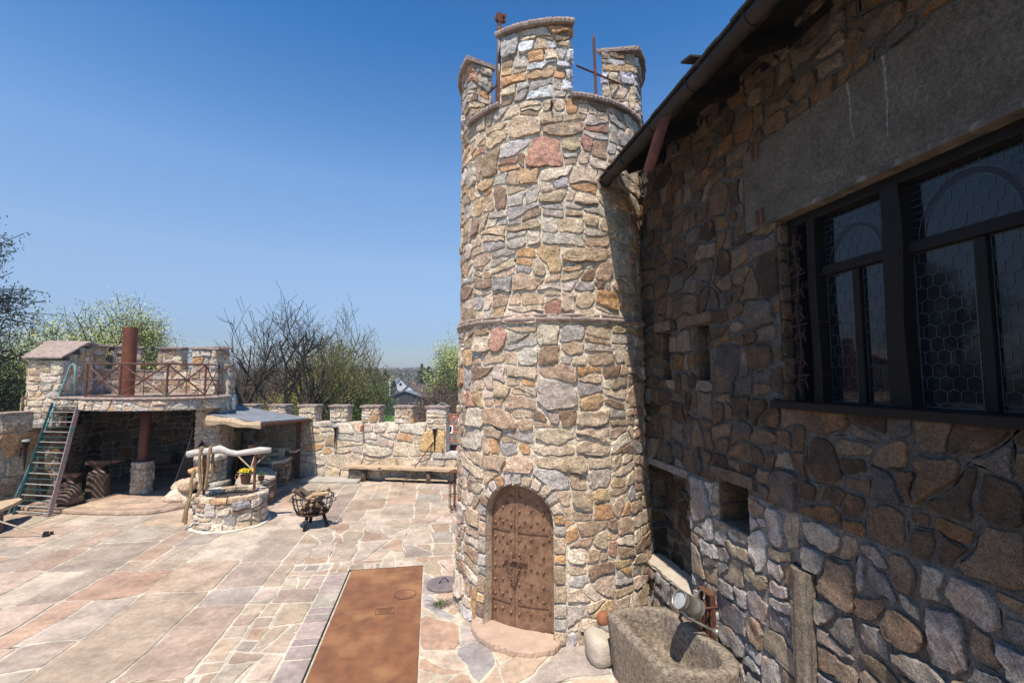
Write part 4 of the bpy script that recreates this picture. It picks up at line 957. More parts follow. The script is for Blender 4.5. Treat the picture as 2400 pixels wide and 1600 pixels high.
mb = MB(); slab(mb, [(WX + (WR + .16) * cos(a), WY + (WR + .16) * sin(a)) for a in [2 * pi * k / 28 for k in range(28)]], .002, .045, 3, step=.1, jit=.02); obj('footing', mb, mat('white_footing_mortar', (.74, .69, .58), (.60, .54, .45)), well)
PR = (-4.20, 12.45); PLp = (-5.28, 12.38)
for p, z in ((PR, 1.62), (PLp, 1.66)): obj('post', MB().tube([(p[0], p[1], .6), (p[0], p[1], z)], .033, 8), M['rust'], well)
mb = MB(); R = random.Random(10); bp_ = [(-5.66, 12.36, 1.68), (-5.5, 12.36, 1.71), (-5.2, 12.38, 1.74), (-4.98, 12.4, 1.78), (-4.8, 12.41, 1.70), (-4.6, 12.42, 1.66), (-4.3, 12.44, 1.70), (-4.1, 12.45, 1.72), (-3.86, 12.46, 1.72)]
mb.tube(bp_, [.075, .085, .08, .10, .075, .07, .075, .085, .065], 12, wob=.07, rnd=R); obj('beam', mb, M['driftwood'], well, smooth=True)
def rope_strands(mb, pts, r, tw=26, per=.11):
    pts = [Vector(p) for p in pts]; Ls = [0]
    for a, b in zip(pts, pts[1:]): Ls.append(Ls[-1] + (b - a).length)
    T = Ls[-1]; n = max(8, int(T / .018))
    for s in range(3):
        out = []
        for k in range(n + 1):
            l = T * k / n
            for i in range(len(pts) - 1):
                if l <= Ls[i + 1] + 1e-9: break
            t = (l - Ls[i]) / (Ls[i + 1] - Ls[i]); p = pts[i].lerp(pts[i + 1], t); d = (pts[i + 1] - pts[i]).normalized(); u = d.orthogonal().normalized(); q = d.cross(u)
            a = 2 * pi * l / per + s * 2 * pi / 3; out.append(tuple(p + (u * cos(a) + q * sin(a)) * r * .5))
        mb.tube(out, r * .58, 5)
mb = MB(); x, y = -5.33, 12.36
for dx, xb, zb in ((0, -5.27, .92), (.20, -5.20, .88)):
    rope_strands(mb, [(-5.35 + dx, y + .10, 1.2), (-5.35 + dx, y + .10, 1.7), (-5.35 + dx, y + .05, 1.83), (-5.35 + dx, y - .06, 1.83), (-5.35 + dx, y - .11, 1.68), (-5.34 + dx * .9, y - .11, 1.3), (xb, y - .12, zb)], .033)
rope_strands(mb, [(-5.45, y - .08, 1.35), (-5.48, y - .16, 1.1), (-5.46, y - .2, .8), (-5.52, y - .25, .5), (-5.56, y - .26, .2)], .035)
rope_strands(mb, [(-5.27, y - .12, .92), (-5.34, y - .18, .76), (-5.46, y - .25, .66), (-5.50, y - .27, .4), (-5.50, y - .27, .16)], .035)
tag(obj('rope', mb, M['rope'], loc=(-5.33, y, .7)), 'thick twisted rope looped over the left end of the well beam', 'rope')
# flower basket on the curved counter behind the well
bx, by = -4.66, 13.48
fb = thing('flower_basket', 'wicker basket of yellow pansies on the near end of the stone counter', 'flower basket', (bx, by, .72))
mb = MB(); mb.lathe([(0, .74), (.10, .74), (.13, .94), (.135, .96), (.12, .96), (.10, .90), (0, .90)], (bx - .1, by, 0), 18); obj('basket', mb, M['basket'], fb)
mb = MB(); mb.tube([(bx - .1 - .14, by, .93), (bx - .1 - .24, by - .01, .97), (bx - .1 - .25, by - .02, .88), (bx - .1 - .21, by - .02, .84)], .014, 7); obj('handle', mb, M['clay'], fb)
lf, pt = MB(), MB(); R = random.Random(21)
for k in range(160):
    p = Vector((bx - .1 + R.gauss(0, .06), by + R.gauss(0, .06), .98 + abs(R.gauss(0, .04)))); a = Vector((R.uniform(-1, 1), R.uniform(-1, 1), R.uniform(-.2, 1))).normalized() * .035; b = a.orthogonal().normalized() * .016
    lf.add([tuple(p), tuple(p + a * .5 + b), tuple(p + a), tuple(p + a * .5 - b)], [(0, 1, 2, 3)])
for k in range(26):
    p = Vector((bx - .1 + R.gauss(0, .07), by - .02 + R.gauss(0, .05), 1.04 + abs(R.gauss(0, .035)))); nn = Vector((R.uniform(-.6, .6), -1, R.uniform(.2, 1))).normalized(); u = nn.orthogonal().normalized(); q = nn.cross(u)
    for j in range(5):
        a = 2 * pi * j / 5; c = p + (u * cos(a) + q * sin(a)) * .014; pt.add([tuple(c + (u * cos(b) + q * sin(b)) * .015 + nn * .003 * (b > 3)) for b in [2 * pi * i / 6 for i in range(6)]], [tuple(range(6))])
obj('leaf', lf, M['leaf'], fb); obj('petal', pt, M['petal'], fb)
px_, py_ = bx + .20, by + .22
pp = thing('flower_pot', 'small clay pot with green sprouts right of the yellow pansies', 'flower pot', (px_, py_, .74))
mb = MB(); mb.lathe([(0, .74), (.06, .74), (.085, .86), (.09, .87), (.07, .87), (0, .85)], (px_, py_, 0), 14); obj('pot', mb, M['basket'], pp)
lf = MB()
for k in range(60):
    p = Vector((px_ + R.gauss(0, .035), py_ + R.gauss(0, .035), .87 + abs(R.gauss(0, .05)))); a = Vector((R.uniform(-1, 1), R.uniform(-1, 1), R.uniform(.4, 1.5))).normalized() * .05; b = a.orthogonal().normalized() * .01
    lf.add([tuple(p), tuple(p + a * .5 + b), tuple(p + a), tuple(p + a * .5 - b)], [(0, 1, 2, 3)])
obj('leaf', lf, M['leaf'], pp)

# ================================================================== fire basket with logs
FX, FY = -2.72, 11.92
fire = thing('fire_basket', 'round black iron fire basket on three legs filled with firewood', 'fire basket', (FX, FY, 0))
mb = MB()
def ringt(mb, r, z, t, n=32): mb.tube([(FX + r * cos(2 * pi * k / n), FY + r * sin(2 * pi * k / n), z) for k in range(n + 1)], t, 6, caps=False)
ringt(mb, .45, .72, .014); ringt(mb, .42, .58, .008); ringt(mb, .34, .34, .016)
for k in range(20):
    a = 2 * pi * k / 20; mb.tube([(FX + r * cos(a), FY + r * sin(a), z) for r, z in ((.45, .74), (.44, .6), (.40, .45), (.33, .33))], .009, 5)
obj('cage', mb, M['black_iron'], fire)
mb = MB(); mb.lathe([(0, .27), (.26, .29), (.35, .335), (.36, .35), (.33, .35), (.25, .31), (0, .29)], (FX, FY, 0), 28); obj('bowl', mb, M['rust'], fire, smooth=True)
for a in (-105, -10, 110):
    d = Vector((cos(radians(a)), sin(radians(a)), 0)); obj('leg', MB().tube([tuple(Vector((FX, FY, .31)) + d * .25), tuple(Vector((FX, FY, 0)) + d * .36)], .038, 10), M['black_iron'], fire, smooth=True)
for s_ in (-1, 1):
    mb = MB(); mb.tube([(FX + s_ * .45, FY, .70), (FX + s_ * .50, FY - .04, .66), (FX + s_ * .52, FY, .60), (FX + s_ * .46, FY + .04, .58)], .009, 5); obj('handle', mb, M['black_iron'], fire)
R = random.Random(17)
def firelog(c, d, L, r, seed, grp='split logs in the fire basket', lab='split log among the firewood in the fire basket'):
    Rr = random.Random(seed); d = Vector(d).normalized(); u = d.orthogonal().normalized(); q = d.cross(u); c = Vector(c); n = 9
    offs = []; cutk = Rr.choice((0, 1, 1))
    for k in range(n):
        a = 2 * pi * k / n; rr = r * Rr.uniform(.88, 1.1)
        if cutk and sin(a) > 0: rr *= .45 + .2 * abs(cos(a))
        offs.append((a, rr))
    vs = []
    for t_ in (-.5, -.2, .2, .5):
        for a, rr in offs: vs.append(tuple(c + d * L * t_ + (u * cos(a) + q * sin(a)) * rr * Rr.uniform(.93, 1.07)))
    mb = MB(); mb.add(vs, [(i * n + k, i * n + (k + 1) % n, (i + 1) * n + (k + 1) % n, (i + 1) * n + k) for i in range(3) for k in range(n) if not (cutk and sin(offs[k][0]) > .1)], mi=0)
    mb.add(vs, [(i * n + k, i * n + (k + 1) % n, (i + 1) * n + (k + 1) % n, (i + 1) * n + k) for i in range(3) for k in range(n) if (cutk and sin(offs[k][0]) > .1)] + [tuple(range(n))[::-1], tuple(3 * n + k for k in range(n))], mi=1)
    return tag(obj('firewood_log', mb, [M['wood_bark'], M['wood_end']], loc=tuple(c)), lab, 'log', grp)
for k in range(26):
    lay = k // 9; z = .40 + .12 * lay + R.uniform(-.02, .03); rr = R.uniform(0, (.16, .2, .24)[min(lay, 2)]); a = R.uniform(0, 2 * pi)
    firelog((FX + rr * cos(a), FY + rr * sin(a), min(z, .74)), (R.uniform(-1, 1), R.uniform(-1, 1), R.uniform(-.35, .5)), R.uniform(.30, .42), R.uniform(.04, .058), k)
for k, (dx, dz, dr) in enumerate(((-.30, .76, (-1, -.3, .8)), (-.16, .80, (-1, .2, .8)), (.28, .78, (.6, -.2, .7)), (.05, .78, (.9, .3, .5)), (.2, .8, (1, 0, .1)))): firelog((FX + dx, FY - .05 * k, dz), dr, .36, .05, 90 + k)
# ================================================================== back wall with battlements
BA = Vector((-4.66, 17.8)); BB = Vector((.87, 15.98)); BD = (BB - BA).normalized(); BN = Vector((BD.y, -BD.x))
def BW(s, o): p = BA + BD * s + BN * o; return (p.x, p.y)
def PW(*so): return [BW(s, o) for s, o in so]
bw = thing('battlement_wall', 'sunlit rubble wall with stone-capped merlons closing the courtyard', 'wall', (*BW(1, 0), 0))
S0 = -4.6
mb = MB(); rubble(mb, 5.42 - S0, 1.93, lambda u, v, h: (*BW(S0 + u, h), v), .80, .35, 301, pal=PAL_PALE, hgt=.045, gap=.022, mortar=(.62, .54, .43), jit=.012, step=.07, holes=[('rect', 5.0 - S0, 5.5 - S0, .72, .99)])
rubble(mb, 4.0, .80, lambda u, v, h: (*BW(5.42 + u, h), v), .70, .33, 302, pal=PAL_PALE, hgt=.04, gap=.02, mortar=(.56, .49, .39), jit=.012, step=.07)
for s0, s1, z in ((S0, 5.42, 1.93), (5.42, 9.4, .80)):
    P = PW((s0, -.48), (s0, -.001), (s1, -.001), (s1, -.48)); mb.add([(x, y, z) for x, y in P] + [(x, y, -3) for x, y in P], [(0, 1, 2, 3), (0, 3, 7, 4), (3, 2, 6, 7), (2, 1, 5, 6)], (.56, .48, .38, 0))
obj('wall', mb, M['wall'], bw)
mb = MB(); R = random.Random(31)
slab(mb, PW((4.98, .07), (9.2, .07), (9.2, -.4), (5.45, -.4), (5.43, -.0), (4.98, -.0)), .80, .985, 5, step=.1, jit=.012, col=(.52, .50, .46, 1)); obj('ledge_stone', mb, M['wall'], bw)
for i, s in enumerate((-4.35, -3.45, -2.32, -1.13, .03, 1.22, 2.40, 3.60, 4.73)):
    wd = .62 if s < 4.7 else .67; mb = MB()
    stone_block(mb, PW((s, -.005), (s + wd, -.005), (s + wd, -.40), (s, -.40))[::1], 1.93, 2.45, .36, .17, 310 + i, pal=PAL_PALE, hgt=.032, gap=.014, mortar=(.54, .47, .37), jit=.008)
    m_ = obj('merlon', mb, M['wall'], bw)
    mb = MB(); R = random.Random(i); slab(mb, PW((s - .05, .05), (s + wd + .05, .05), (s + wd + .05, -.45), (s - .05, -.45)), 2.452, 2.52, i, step=.05, jit=.013); obj('coping', mb, M['coping'], m_)
R = random.Random(3); mb = MB(); mb.tube([(*BW(5.05 + .06 * k, -.1 - .02 * k), 2.525 + .09 * sin(pi * k / 6)) for k in range(7)], .008, 5); tag(obj('white_cable', mb, mat('white_cable', (.75, .75, .73)), loc=(*BW(5.05, -.1), 2.47)), 'loop of white cable lying on the rightmost merlon', 'cable')
mb = MB(); mb.tube([(*BW(2.46, .0), 1.84), (*BW(2.47, .13), 1.80), (*BW(2.49, .20), 1.66)], .045, 10); tag(obj('drain_pipe', mb, M['clay'], loc=(*BW(2.46, 0), 1.8)), 'short rust-red drain pipe poking out under the merlons', 'pipe')
def torch(s, label, o=.12, P=None):
    x, y = P or BW(s, o); t = thing('wall_torch', label, 'wall lamp', (x, y, 1.0), 'iron torch lamps on the courtyard walls')
    mb = MB(); mb.lathe([(.006, 1.0), (.022, 1.2), (.035, 1.62), (.05, 1.68), (.075, 1.73), (.07, 1.76), (.0, 1.76)], (x, y, 0), 12); obj('torch_body', mb, M['black_iron'], t, smooth=True)
    mb = MB(); mb.lathe([(.07, 1.762), (.095, 1.79), (.085, 1.83), (.0, 1.84)], (x, y, 0), 14); obj('glass_dish', mb, M['glass'], t)
    wx, wy = BW(s, -.02) if not P else (x - .12, y); mb = MB(); mb.tube([(x, y, 1.6), (wx, wy, 1.6)], .012, 6); mb.tube([(x, y, 1.35), (wx, wy, 1.35), (wx, wy, 1.6)], .012, 6); obj('bracket', mb, M['black_iron'], t); return t
torch(1.5, 'iron torch lamp on the back wall below the second and third merlon'); torch(5.06, 'iron torch lamp beside the orange stone near the tiled roof')
mb = MB(); mb.tube([(*BW(5.35, .12), .985), (*BW(5.34, .14), 1.05), (*BW(5.28, .14), 1.17)], .008, 5); mb.tube([(*BW(5.34, .14), 1.05), (*BW(5.42, .14), 1.16)], .008, 5); mb.tube([(*BW(5.34, .14), 1.05), (*BW(5.35, .14), 1.2)], .008, 5)
tag(obj('forked_iron', mb, M['black_iron'], loc=(*BW(5.35, .12), .985)), 'small forked iron prong standing on the wall ledge', 'iron prong')
# big orange-tan stone beside the right torch
mb = MB(); Rb = random.Random(4); block_on(mb, [(4.50, 1.02), (5.38, .98), (5.40, 1.62), (5.2, 1.72), (4.62, 1.66)], lambda u, v, h: (*BW(u, h + .02), v), .05, (.62, .42, .20, 1), Rb, jit=.02); obj('orange_stone', mb, M['wall'], bw)
# bench
be = thing('log_bench', 'long live-edge plank bench on round log legs against the back wall', 'bench', (*BW(3.9, .3), 0))
mb = MB(); R = random.Random(8); pts = []
front = [(2.02, .42), (2.5, .44), (2.95, .50), (3.25, .58), (3.33, .44), (3.8, .41), (4.4, .46), (5.0, .43), (5.6, .47), (6.3, .40)]
slab(mb, PW((2.02, .02), *front, (6.32, .02))[::1], .435, .515, 3, step=.12, jit=.012); obj('seat', mb, M['wood_slab'], be)
for s in (2.66, 4.93):
    mb = MB(); x, y = BW(s, .30); mb.tube([(x, y, 0), (x + .01, y, .2), (x, y, .436)], [.095, .085, .09], 10, wob=.08, rnd=R); obj('leg', mb, M['wood_bark'], be, smooth=True)
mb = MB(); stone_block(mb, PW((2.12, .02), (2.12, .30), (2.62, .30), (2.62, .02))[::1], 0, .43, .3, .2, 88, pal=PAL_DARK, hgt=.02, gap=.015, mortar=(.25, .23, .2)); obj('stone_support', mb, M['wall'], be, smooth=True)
mb = MB(); stone_block(mb, PW((6.05, .02), (6.05, .38), (6.5, .38), (6.5, .02))[::1], 0, .43, .3, .2, 89, pal=PAL_PALE, hgt=.02, gap=.015, mortar=(.45, .4, .33)); obj('stone_support', mb, M['wall'], be, smooth=True)
mb = MB(); slab(mb, PW((3.4, .16), (5.6, .2), (5.6, .34), (3.4, .30)), .10, .15, 3, step=.15, jit=.02); obj('stretcher', mb, M['wood_slab'], be)
mb = MB(); a, b = BW(4.15, .58), BW(5.0, .08); mb.tube([(*a, .01), (*b, 1.32)], [.014, .018], 7); tag(obj('poker_stick', mb, M['rust'], loc=(*a, 0)), 'long thin rusty stick leaning on the wall across the bench', 'stick')
mb = MB(); slab(mb, [(-4.28, 16.72), (-2.35, 16.30), (-2.30, 16.95), (-4.22, 17.52)], .005, .085, 3, step=.08, jit=.012); tag(obj('step_slab', mb, mat('grey_slab', (.50, .46, .41), (.38, .345, .31), scale=4), loc=(-3.3, 16.9, 0)), 'flat grey stone slab on the paving left of the bench', 'slab')
# iron stand by the tower
t = thing('iron_stand', 'rusty iron lantern stand half hidden behind the left tower edge', 'lantern', (.73, 12.6, 0))
mb = MB(); mb.lathe([(0, .98), (.10, .99), (.16, 1.03), (.10, 1.06), (.0, 1.10)], (.62, 12.6, 0), 14); obj('lantern_cap', mb, M['rust'], t)
mb = MB(); mb.tube([(.62, 12.6, .1), (.62, 12.6, 1.0)], .03, 8)
for k in range(8): a = 2 * pi * k / 8; mb.tube([(.62 + .14 * cos(a), 12.6 + .14 * sin(a), .12), (.62 + .14 * cos(a), 12.6 + .14 * sin(a), .72)], .010, 5)
for z in (.12, .42, .72): mb.tube([(.62 + .14 * cos(2 * pi * k / 16), 12.6 + .14 * sin(2 * pi * k / 16), z) for k in range(17)], .012, 5, caps=False)
for k in range(3): a = 2 * pi * k / 3; mb.tube([(.62 + .1 * cos(a), 12.6 + .1 * sin(a), .12), (.62 + .18 * cos(a), 12.6 + .18 * sin(a), 0)], .014, 5)
obj('lantern_cage', mb, M['rust'], t)

# ================================================================== left structure: forge under a round platform
DX, DY = -8.85, 16.2
forge = thing('forge_shelter', 'round stone forge shelter with a flat roof terrace and merlons', 'forge', (DX, DY, 0))
def arcp(a0, a1, r, n=20): return [(DX + r * cos(radians(a0 + (a1 - a0) * k / n)), DY + r * sin(radians(a0 + (a1 - a0) * k / n))) for k in range(n + 1)]
def arc_face(mb, a0, a1, r, z0, z1, inward, cw, ch, seed, **k):
    L = abs(radians(a1 - a0)) * r
    if inward: f = lambda u, v, h: (DX + (r - h) * cos(radians(a1) - u / r), DY + (r - h) * sin(radians(a1) - u / r), z0 + v)
    else: f = lambda u, v, h: (DX + (r + h) * cos(radians(a0) + u / r), DY + (r + h) * sin(radians(a0) + u / r), z0 + v)
    rubble(mb, L, z1 - z0, f, cw, ch, seed, **k)
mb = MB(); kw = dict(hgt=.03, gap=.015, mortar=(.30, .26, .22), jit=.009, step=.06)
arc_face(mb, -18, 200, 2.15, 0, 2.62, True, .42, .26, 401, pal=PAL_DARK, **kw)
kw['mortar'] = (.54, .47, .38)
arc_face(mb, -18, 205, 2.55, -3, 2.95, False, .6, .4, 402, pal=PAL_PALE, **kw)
obj('wall', mb, M['wall'], forge)
mb = MB(); arc_face(mb, 0, 170, 2.10, 2.94, 3.70, True, .38, .23, 403, pal=PAL_WARM, **kw); arc_face(mb, 0, 170, 2.50, 2.94, 3.70, False, .38, .23, 404, pal=PAL_WARM, **kw)
for a in (0, 170): x, y = cos(radians(a)), sin(radians(a)); mb.add([(DX + 2.1 * x, DY + 2.1 * y, 2.94), (DX + 2.5 * x, DY + 2.5 * y, 2.94), (DX + 2.5 * x, DY + 2.5 * y, 3.7), (DX + 2.1 * x, DY + 2.1 * y, 3.7)], [(0, 1, 2, 3)], (.5, .42, .33, 1))
obj('parapet', mb, M['wall'], forge)
mb = MB()
for i, (a0, a1) in enumerate(((0, 60), (60, 110), (110, 170))): slab(mb, arcp(a0, a1, 2.54, 12) + arcp(a1, a0, 2.06, 12), 3.702, 3.75, i, step=.1, jit=.012)
obj('parapet_coping', mb, M['coping'], forge)
for i, (a0, a1) in enumerate(((158, 145), (139, 119), (106, 87), (62, 44))):
    a0, a1 = a1, a0; mb = MB(); stone_block(mb, arcp(a0, a1, 2.5, 5) + arcp(a1, a0, 2.1, 5), 3.74, 4.48, .30, .17, 420 + i, pal=PAL_WARM + [((.58, .40, .2), 4)], hgt=.03, gap=.013, mortar=(.54, .47, .38))
    m_ = obj('merlon', mb, M['wall'], forge); mb = MB(); slab(mb, arcp(a0 - 2, a1 + 2, 2.58, 5) + arcp(a1 + 2, a0 - 2, 2.02, 5), 4.482, 4.55, i, step=.07, jit=.014); obj('coping', mb, M['coping'], m_)
mb = MB(); stone_block(mb, rect(-7.27, 15.85, -6.58, 16.35), 2.94, 4.34, .30, .18, 431, pal=PAL_WARM, hgt=.03, gap=.013, mortar=(.54, .47, .38)); m_ = obj('merlon', mb, M['wall'], forge)
mb = MB(); slab(mb, rect(-7.34, 15.78, -6.50, 16.42), 4.342, 4.41, 4, step=.07, jit=.014); obj('coping', mb, M['coping'], m_)
# terrace slab
TE = [(-10.25, 14.98), (-9.75, 14.72), (-9.2, 14.40), (-8.5, 14.12), (-7.8, 13.97), (-7.1, 14.0), (-6.5, 14.32), (-6.12, 14.85), (-6.05, 15.5), (-6.35, 16.3)]
BK = arcp(5, 168, 2.3, 14)
full = TE + BK[1:] + [(-10.9, 15.4)]
mb = MB(); mp, L, br = path_map(TE, False, 2.60)
rubble(mb, L, .28, mp, .34, .16, 440, pal=PAL_PALE, hgt=.028, gap=.014, mortar=(.52, .46, .38), step=.05, breaks=br)
mb.add([(x, y, 2.60) for x, y in full], [tuple(range(len(full)))[::-1]], (.30, .26, .22, 0)); obj('terrace_rim', mb, M['wall'], forge, smooth=False)
mb = MB(); c = cent(full); slab(mb, poly_ring(full, 1.025, c), 2.885, 2.955, 12, step=.08, jit=.014); obj('terrace_slab', mb, M['coping'], forge)
# sloped-roof block at the left of the terrace
mb = MB(); kw2 = dict(pal=PAL_PALE + [((.56, .36, .17), 3)], hgt=.032, gap=.014, mortar=(.56, .49, .40), jit=.008)
for i, (y0, y1, z1) in enumerate(((15.0, 15.45, 3.96), (15.45, 15.95, 4.16), (15.95, 16.7, 4.36))): stone_block(mb, [(-10.97 - (y0 - 15) * .28, y0), (-10.18 - (y0 - 15) * .17, y0), (-10.18 - (y1 - 15) * .17, y1), (-10.97 - (y1 - 15) * .28, y1)], 2.1 if i == 0 else 2.9, z1, .34, .21, 450 + i, **kw2)
stone_block(mb, rect(-10.97, 15.25, -10.25, 16.2), -3, 2.1, .36, .24, 455, pal=PAL_DARK, hgt=.03, gap=.015, mortar=(.3, .27, .23))
obj('stair_head', mb, M['wall'], forge)
mb = MB(); slab(mb, [(-11.05, 14.88), (-10.10, 14.88), (-10.22, 15.6), (-10.34, 16.35), (-11.5, 16.35)], 3.99, 4.05, 2, step=.09, jit=.015, ztop=lambda x, y: (y - 14.86) * .37)
slab(mb, [(-11.75, 16.3), (-10.36, 16.3), (-10.42, 16.85), (-11.8, 16.85)], 4.50, 4.56, 3, step=.08, jit=.014); obj('sloping_slab', mb, M['coping'], forge)
# floor, step, pillar
FE = [(-10.6, 14.55), (-9.93, 14.30), (-9.14, 13.98), (-8.6, 13.82), (-7.8, 13.62), (-7.03, 13.55), (-6.6, 13.85), (-6.33, 14.22), (-6.25, 15.2), (-6.6, 16.6)]
fl = FE + arcp(12, 165, 2.2, 12)[1:]
mb = MB(); slab(mb, fl, .0, .115, 4, step=.1, jit=.012, col=(.44, .32, .24, 1)); MS = mb; mb = MB(); rubble(mb, 5.0, 4.4, lambda u, v, h: (-11.0 + u, 13.4 + v, .117 + h), 1.1, .8, 461, pal=[((.50, .35, .25), 4), ((.52, .39, .29), 3)], hgt=.004, gap=.02, flat=True, warp=.05, ctilt=.06, mortar=(.40, .34, .28), cutk=.05, tilt=0, step=.2)
# keep only what lies on the step
def inside(P, x, y):
    r = False
    for i in range(len(P)):
        x1, y1 = P[i]; x2, y2 = P[i - 1]
        if (y1 > y) != (y2 > y) and x < (x2 - x1) * (y - y1) / (y2 - y1) + x1: r = not r
    return r
ps = poly_ring(fl, .97, cent(fl)); keep = [f for f in mb.f if all(inside(ps, mb.v[i][0], mb.v[i][1]) for i in f)]; o_ = len(MS.v); MS.v += mb.v; MS.c += mb.c; MS.f += [tuple(i + o_ for i in f) for f in keep]; MS.m += [0] * len(keep); obj('floor_step', MS, M['paving'], forge)
pl = MB(); pc = (-8.38, 15.72); stone_block(pl, [(pc[0] + .27 * cos(a), pc[1] + .27 * sin(a)) for a in [2 * pi * k / 8 for k in range(8)]], .11, 1.02, .24, .17, 470, pal=PAL_PALE, hgt=.03, gap=.014, mortar=(.5, .44, .36)); obj('pillar_base', pl, M['wall'], forge)
R = random.Random(2); obj('pillar', MB().tube([(pc[0], pc[1], 1.02), (pc[0] - .02, pc[1], 1.5), (pc[0] + .01, pc[1], 2.0), (pc[0], pc[1], 2.60)], [.15, .135, .14, .13], 12, wob=.05, rnd=R), mat('reddish_trunk_pillar', (.20, .09, .07), (.10, .05, .045), scale=6, bump=.7, stretch=(2, 2, .5)), forge, smooth=True)
mb = MB(); stone_block(mb, rect(-6.85, 15.35, -6.22, 15.95), 0, 2.82, .32, .22, 475, pal=PAL_PALE, hgt=.03, gap=.014, mortar=(.5, .44, .36)); obj('end_pier', mb, M['wall'], forge)
# railing
rail = thing('terrace_railing', 'brown railing with crossed bars and green flakes round the terrace edge', 'railing', (-7.7, 14.2, 2.95))
RP = [(-9.22, 14.50), (-8.20, 14.14), (-7.06, 14.12), (-6.33, 14.62)]
for i, p in enumerate(RP):
    obj('post', MB().tube([(*p, 2.95), (*p, 3.86)], .030, 6), M['peeling'], rail)
for a, b in zip(RP, RP[1:]):
    mb = MB()
    for z in (2.99, 3.42, 3.85): mb.tube([(*a, z), (*b, z)], .026 if z != 3.42 else .014, 6)
    obj('rail', mb, M['peeling'], rail)
    mb = MB(); mb.tube([(*a, 3.0), (*b, 3.84)], .021, 6); mb.tube([(*a, 3.84), (*b, 3.0)], .021, 6); m = ((a[0] + b[0]) / 2, (a[1] + b[1]) / 2); mb.tube([(*m, 2.99), (*m, 3.85)], .013, 6); obj('cross_brace', mb, M['peeling'], rail)
b2 = (-6.28, 15.35); mb = MB()
for z in (2.99, 3.42, 3.85): mb.tube([(*RP[3], z), (*b2, z)], .018, 6)
mb.tube([(*RP[3], 3.0), (*b2, 3.84)], .015, 6); mb.tube([(*RP[3], 3.84), (*b2, 3.0)], .015, 6); mb.tube([(*b2, 2.95), (*b2, 3.86)], .022, 6); obj('side_rail', mb, M['peeling'], rail)
# chimney pipe
mb = MB(); mb.lathe([(.175, 2.95), (.175, 4.93), (.158, 4.93), (.158, 3.2), (0, 3.2)], (-8.68, 15.3, 0), 28); tag(obj('chimney_pipe', mb, mat('rusted_chimney_steel', (.24, .085, .045), (.15, .055, .035), scale=5, rough=.6, metal=.2, bump=.15), smooth=False, loc=(-8.68, 15.3, 2.95)), 'wide rust-brown chimney pipe rising from the terrace', 'chimney pipe')
# stair ladder and handrail
lad = thing('stair_ladder', 'steep teal steel stair ladder leaning against the terrace', 'ladder', (-9.9, 14.1, 0))
FR_, FL_ = Vector((-9.40, 13.81, 0)), Vector((-10.42, 14.18, 0)); TRr, TLl = Vector((-9.36, 14.50, 2.80)), Vector((-10.28, 14.96, 2.78))
def rail_mb(a, b, m1, m2):
    d = (b - a).normalized(); s_ = Vector((.8, -.35, 0)).normalized(); n_ = d.cross(s_).normalized(); mb = MB(); vs = []
    for p in (a, b):
        for x, y in ((-.018, -.05), (.018, -.05), (.018, .05), (-.018, .05)): vs.append(tuple(p + s_ * x + n_ * y))
    mb.add(vs, [(0, 1, 5, 4), (1, 2, 6, 5), (2, 3, 7, 6), (3, 0, 4, 7), (0, 3, 2, 1), (4, 5, 6, 7)]); return mb
obj('stringer', rail_mb(FR_, TRr, 0, 0), mat('pinkish_worn_paint', (.40, .27, .24), (.20, .16, .17), scale=9, c3=(.09, .20, .22), s3=4, t3=.55), lad); obj('stringer', rail_mb(FL_, TLl, 0, 0), M['teal'], lad)
for k in range(21):
    t_ = (k + .7) / 21.5; a = FL_.lerp(TLl, t_); b = FR_.lerp(TRr, t_); d = (b - a); mb = MB()
    q = Vector((-d.y, d.x, 0)).normalized() * .022; vs = [tuple(p + q * s1 + Vector((0, 0, z))) for p in (a, b) for s1, z in ((-1, -.008), (1, -.008), (1, .008), (-1, .008))]
    mb.add(vs, [(0, 1, 5, 4), (1, 2, 6, 5), (2, 3, 7, 6), (3, 0, 4, 7), (0, 3, 2, 1), (4, 5, 6, 7)]); obj('rung', mb, mat('bare_rung_steel', (.50, .50, .46), (.3, .3, .28), rough=.5, bump=0) if k == 0 else bpy.data.materials['bare_rung_steel'] if k % 2 else M['teal'], lad)
hr = MB(); hr.tube([(-10.62, 14.24, .0), (-10.40, 14.62, 1.4), (-10.22, 14.92, 2.7), (-10.04, 15.02, 3.55), (-9.98, 15.02, 3.80), (-9.92, 15.02, 3.86), (-9.86, 15.02, 3.82), (-9.84, 15.02, 3.6), (-9.84, 15.02, 2.95)], .022, 8)
obj('handrail', hr, mat('pale_teal_rail', (.35, .60, .58), (.10, .25, .27), scale=2.5, rough=.4, bump=.1), lad, smooth=True)
# left courtyard wall, in its own shade
lw = thing('side_wall', 'shaded rubble wall left of the stair ladder with a notched top', 'wall', (-10.9, 14.4, 0))
lwp = [(-10.72, 15.26), (-10.92, 14.30), (-11.25, 12.4), (-11.55, 9.0)]; mb = MB(); mp, L, br = path_map(lwp[::1], False, 0)
wl = [(-11.55, 9.0), (-11.25, 12.4), (-10.92, 14.30), (-10.72, 15.26)]
mp0, L, br = path_map(wl, False, 0); rubble(mb, L, 2.05, mp0, .62, .36, 480, pal=PAL_WARM, hgt=.035, gap=.018, mortar=(.42, .37, .3), jit=.01, step=.07, breaks=br)
mb.add([(x, y, 2.05) for x, y in wl] + [(x - .5, y + .02, 2.05) for x, y in wl] + [(x - .5, y + .02, -3) for x, y in wl], [(k, k + 1, 4 + k + 1, 4 + k)[::-1] for k in range(3)] + [(4 + k, 5 + k, 9 + k, 8 + k) for k in range(3)], (.5, .43, .34, 0)); obj('wall', mb, M['wall'], lw)
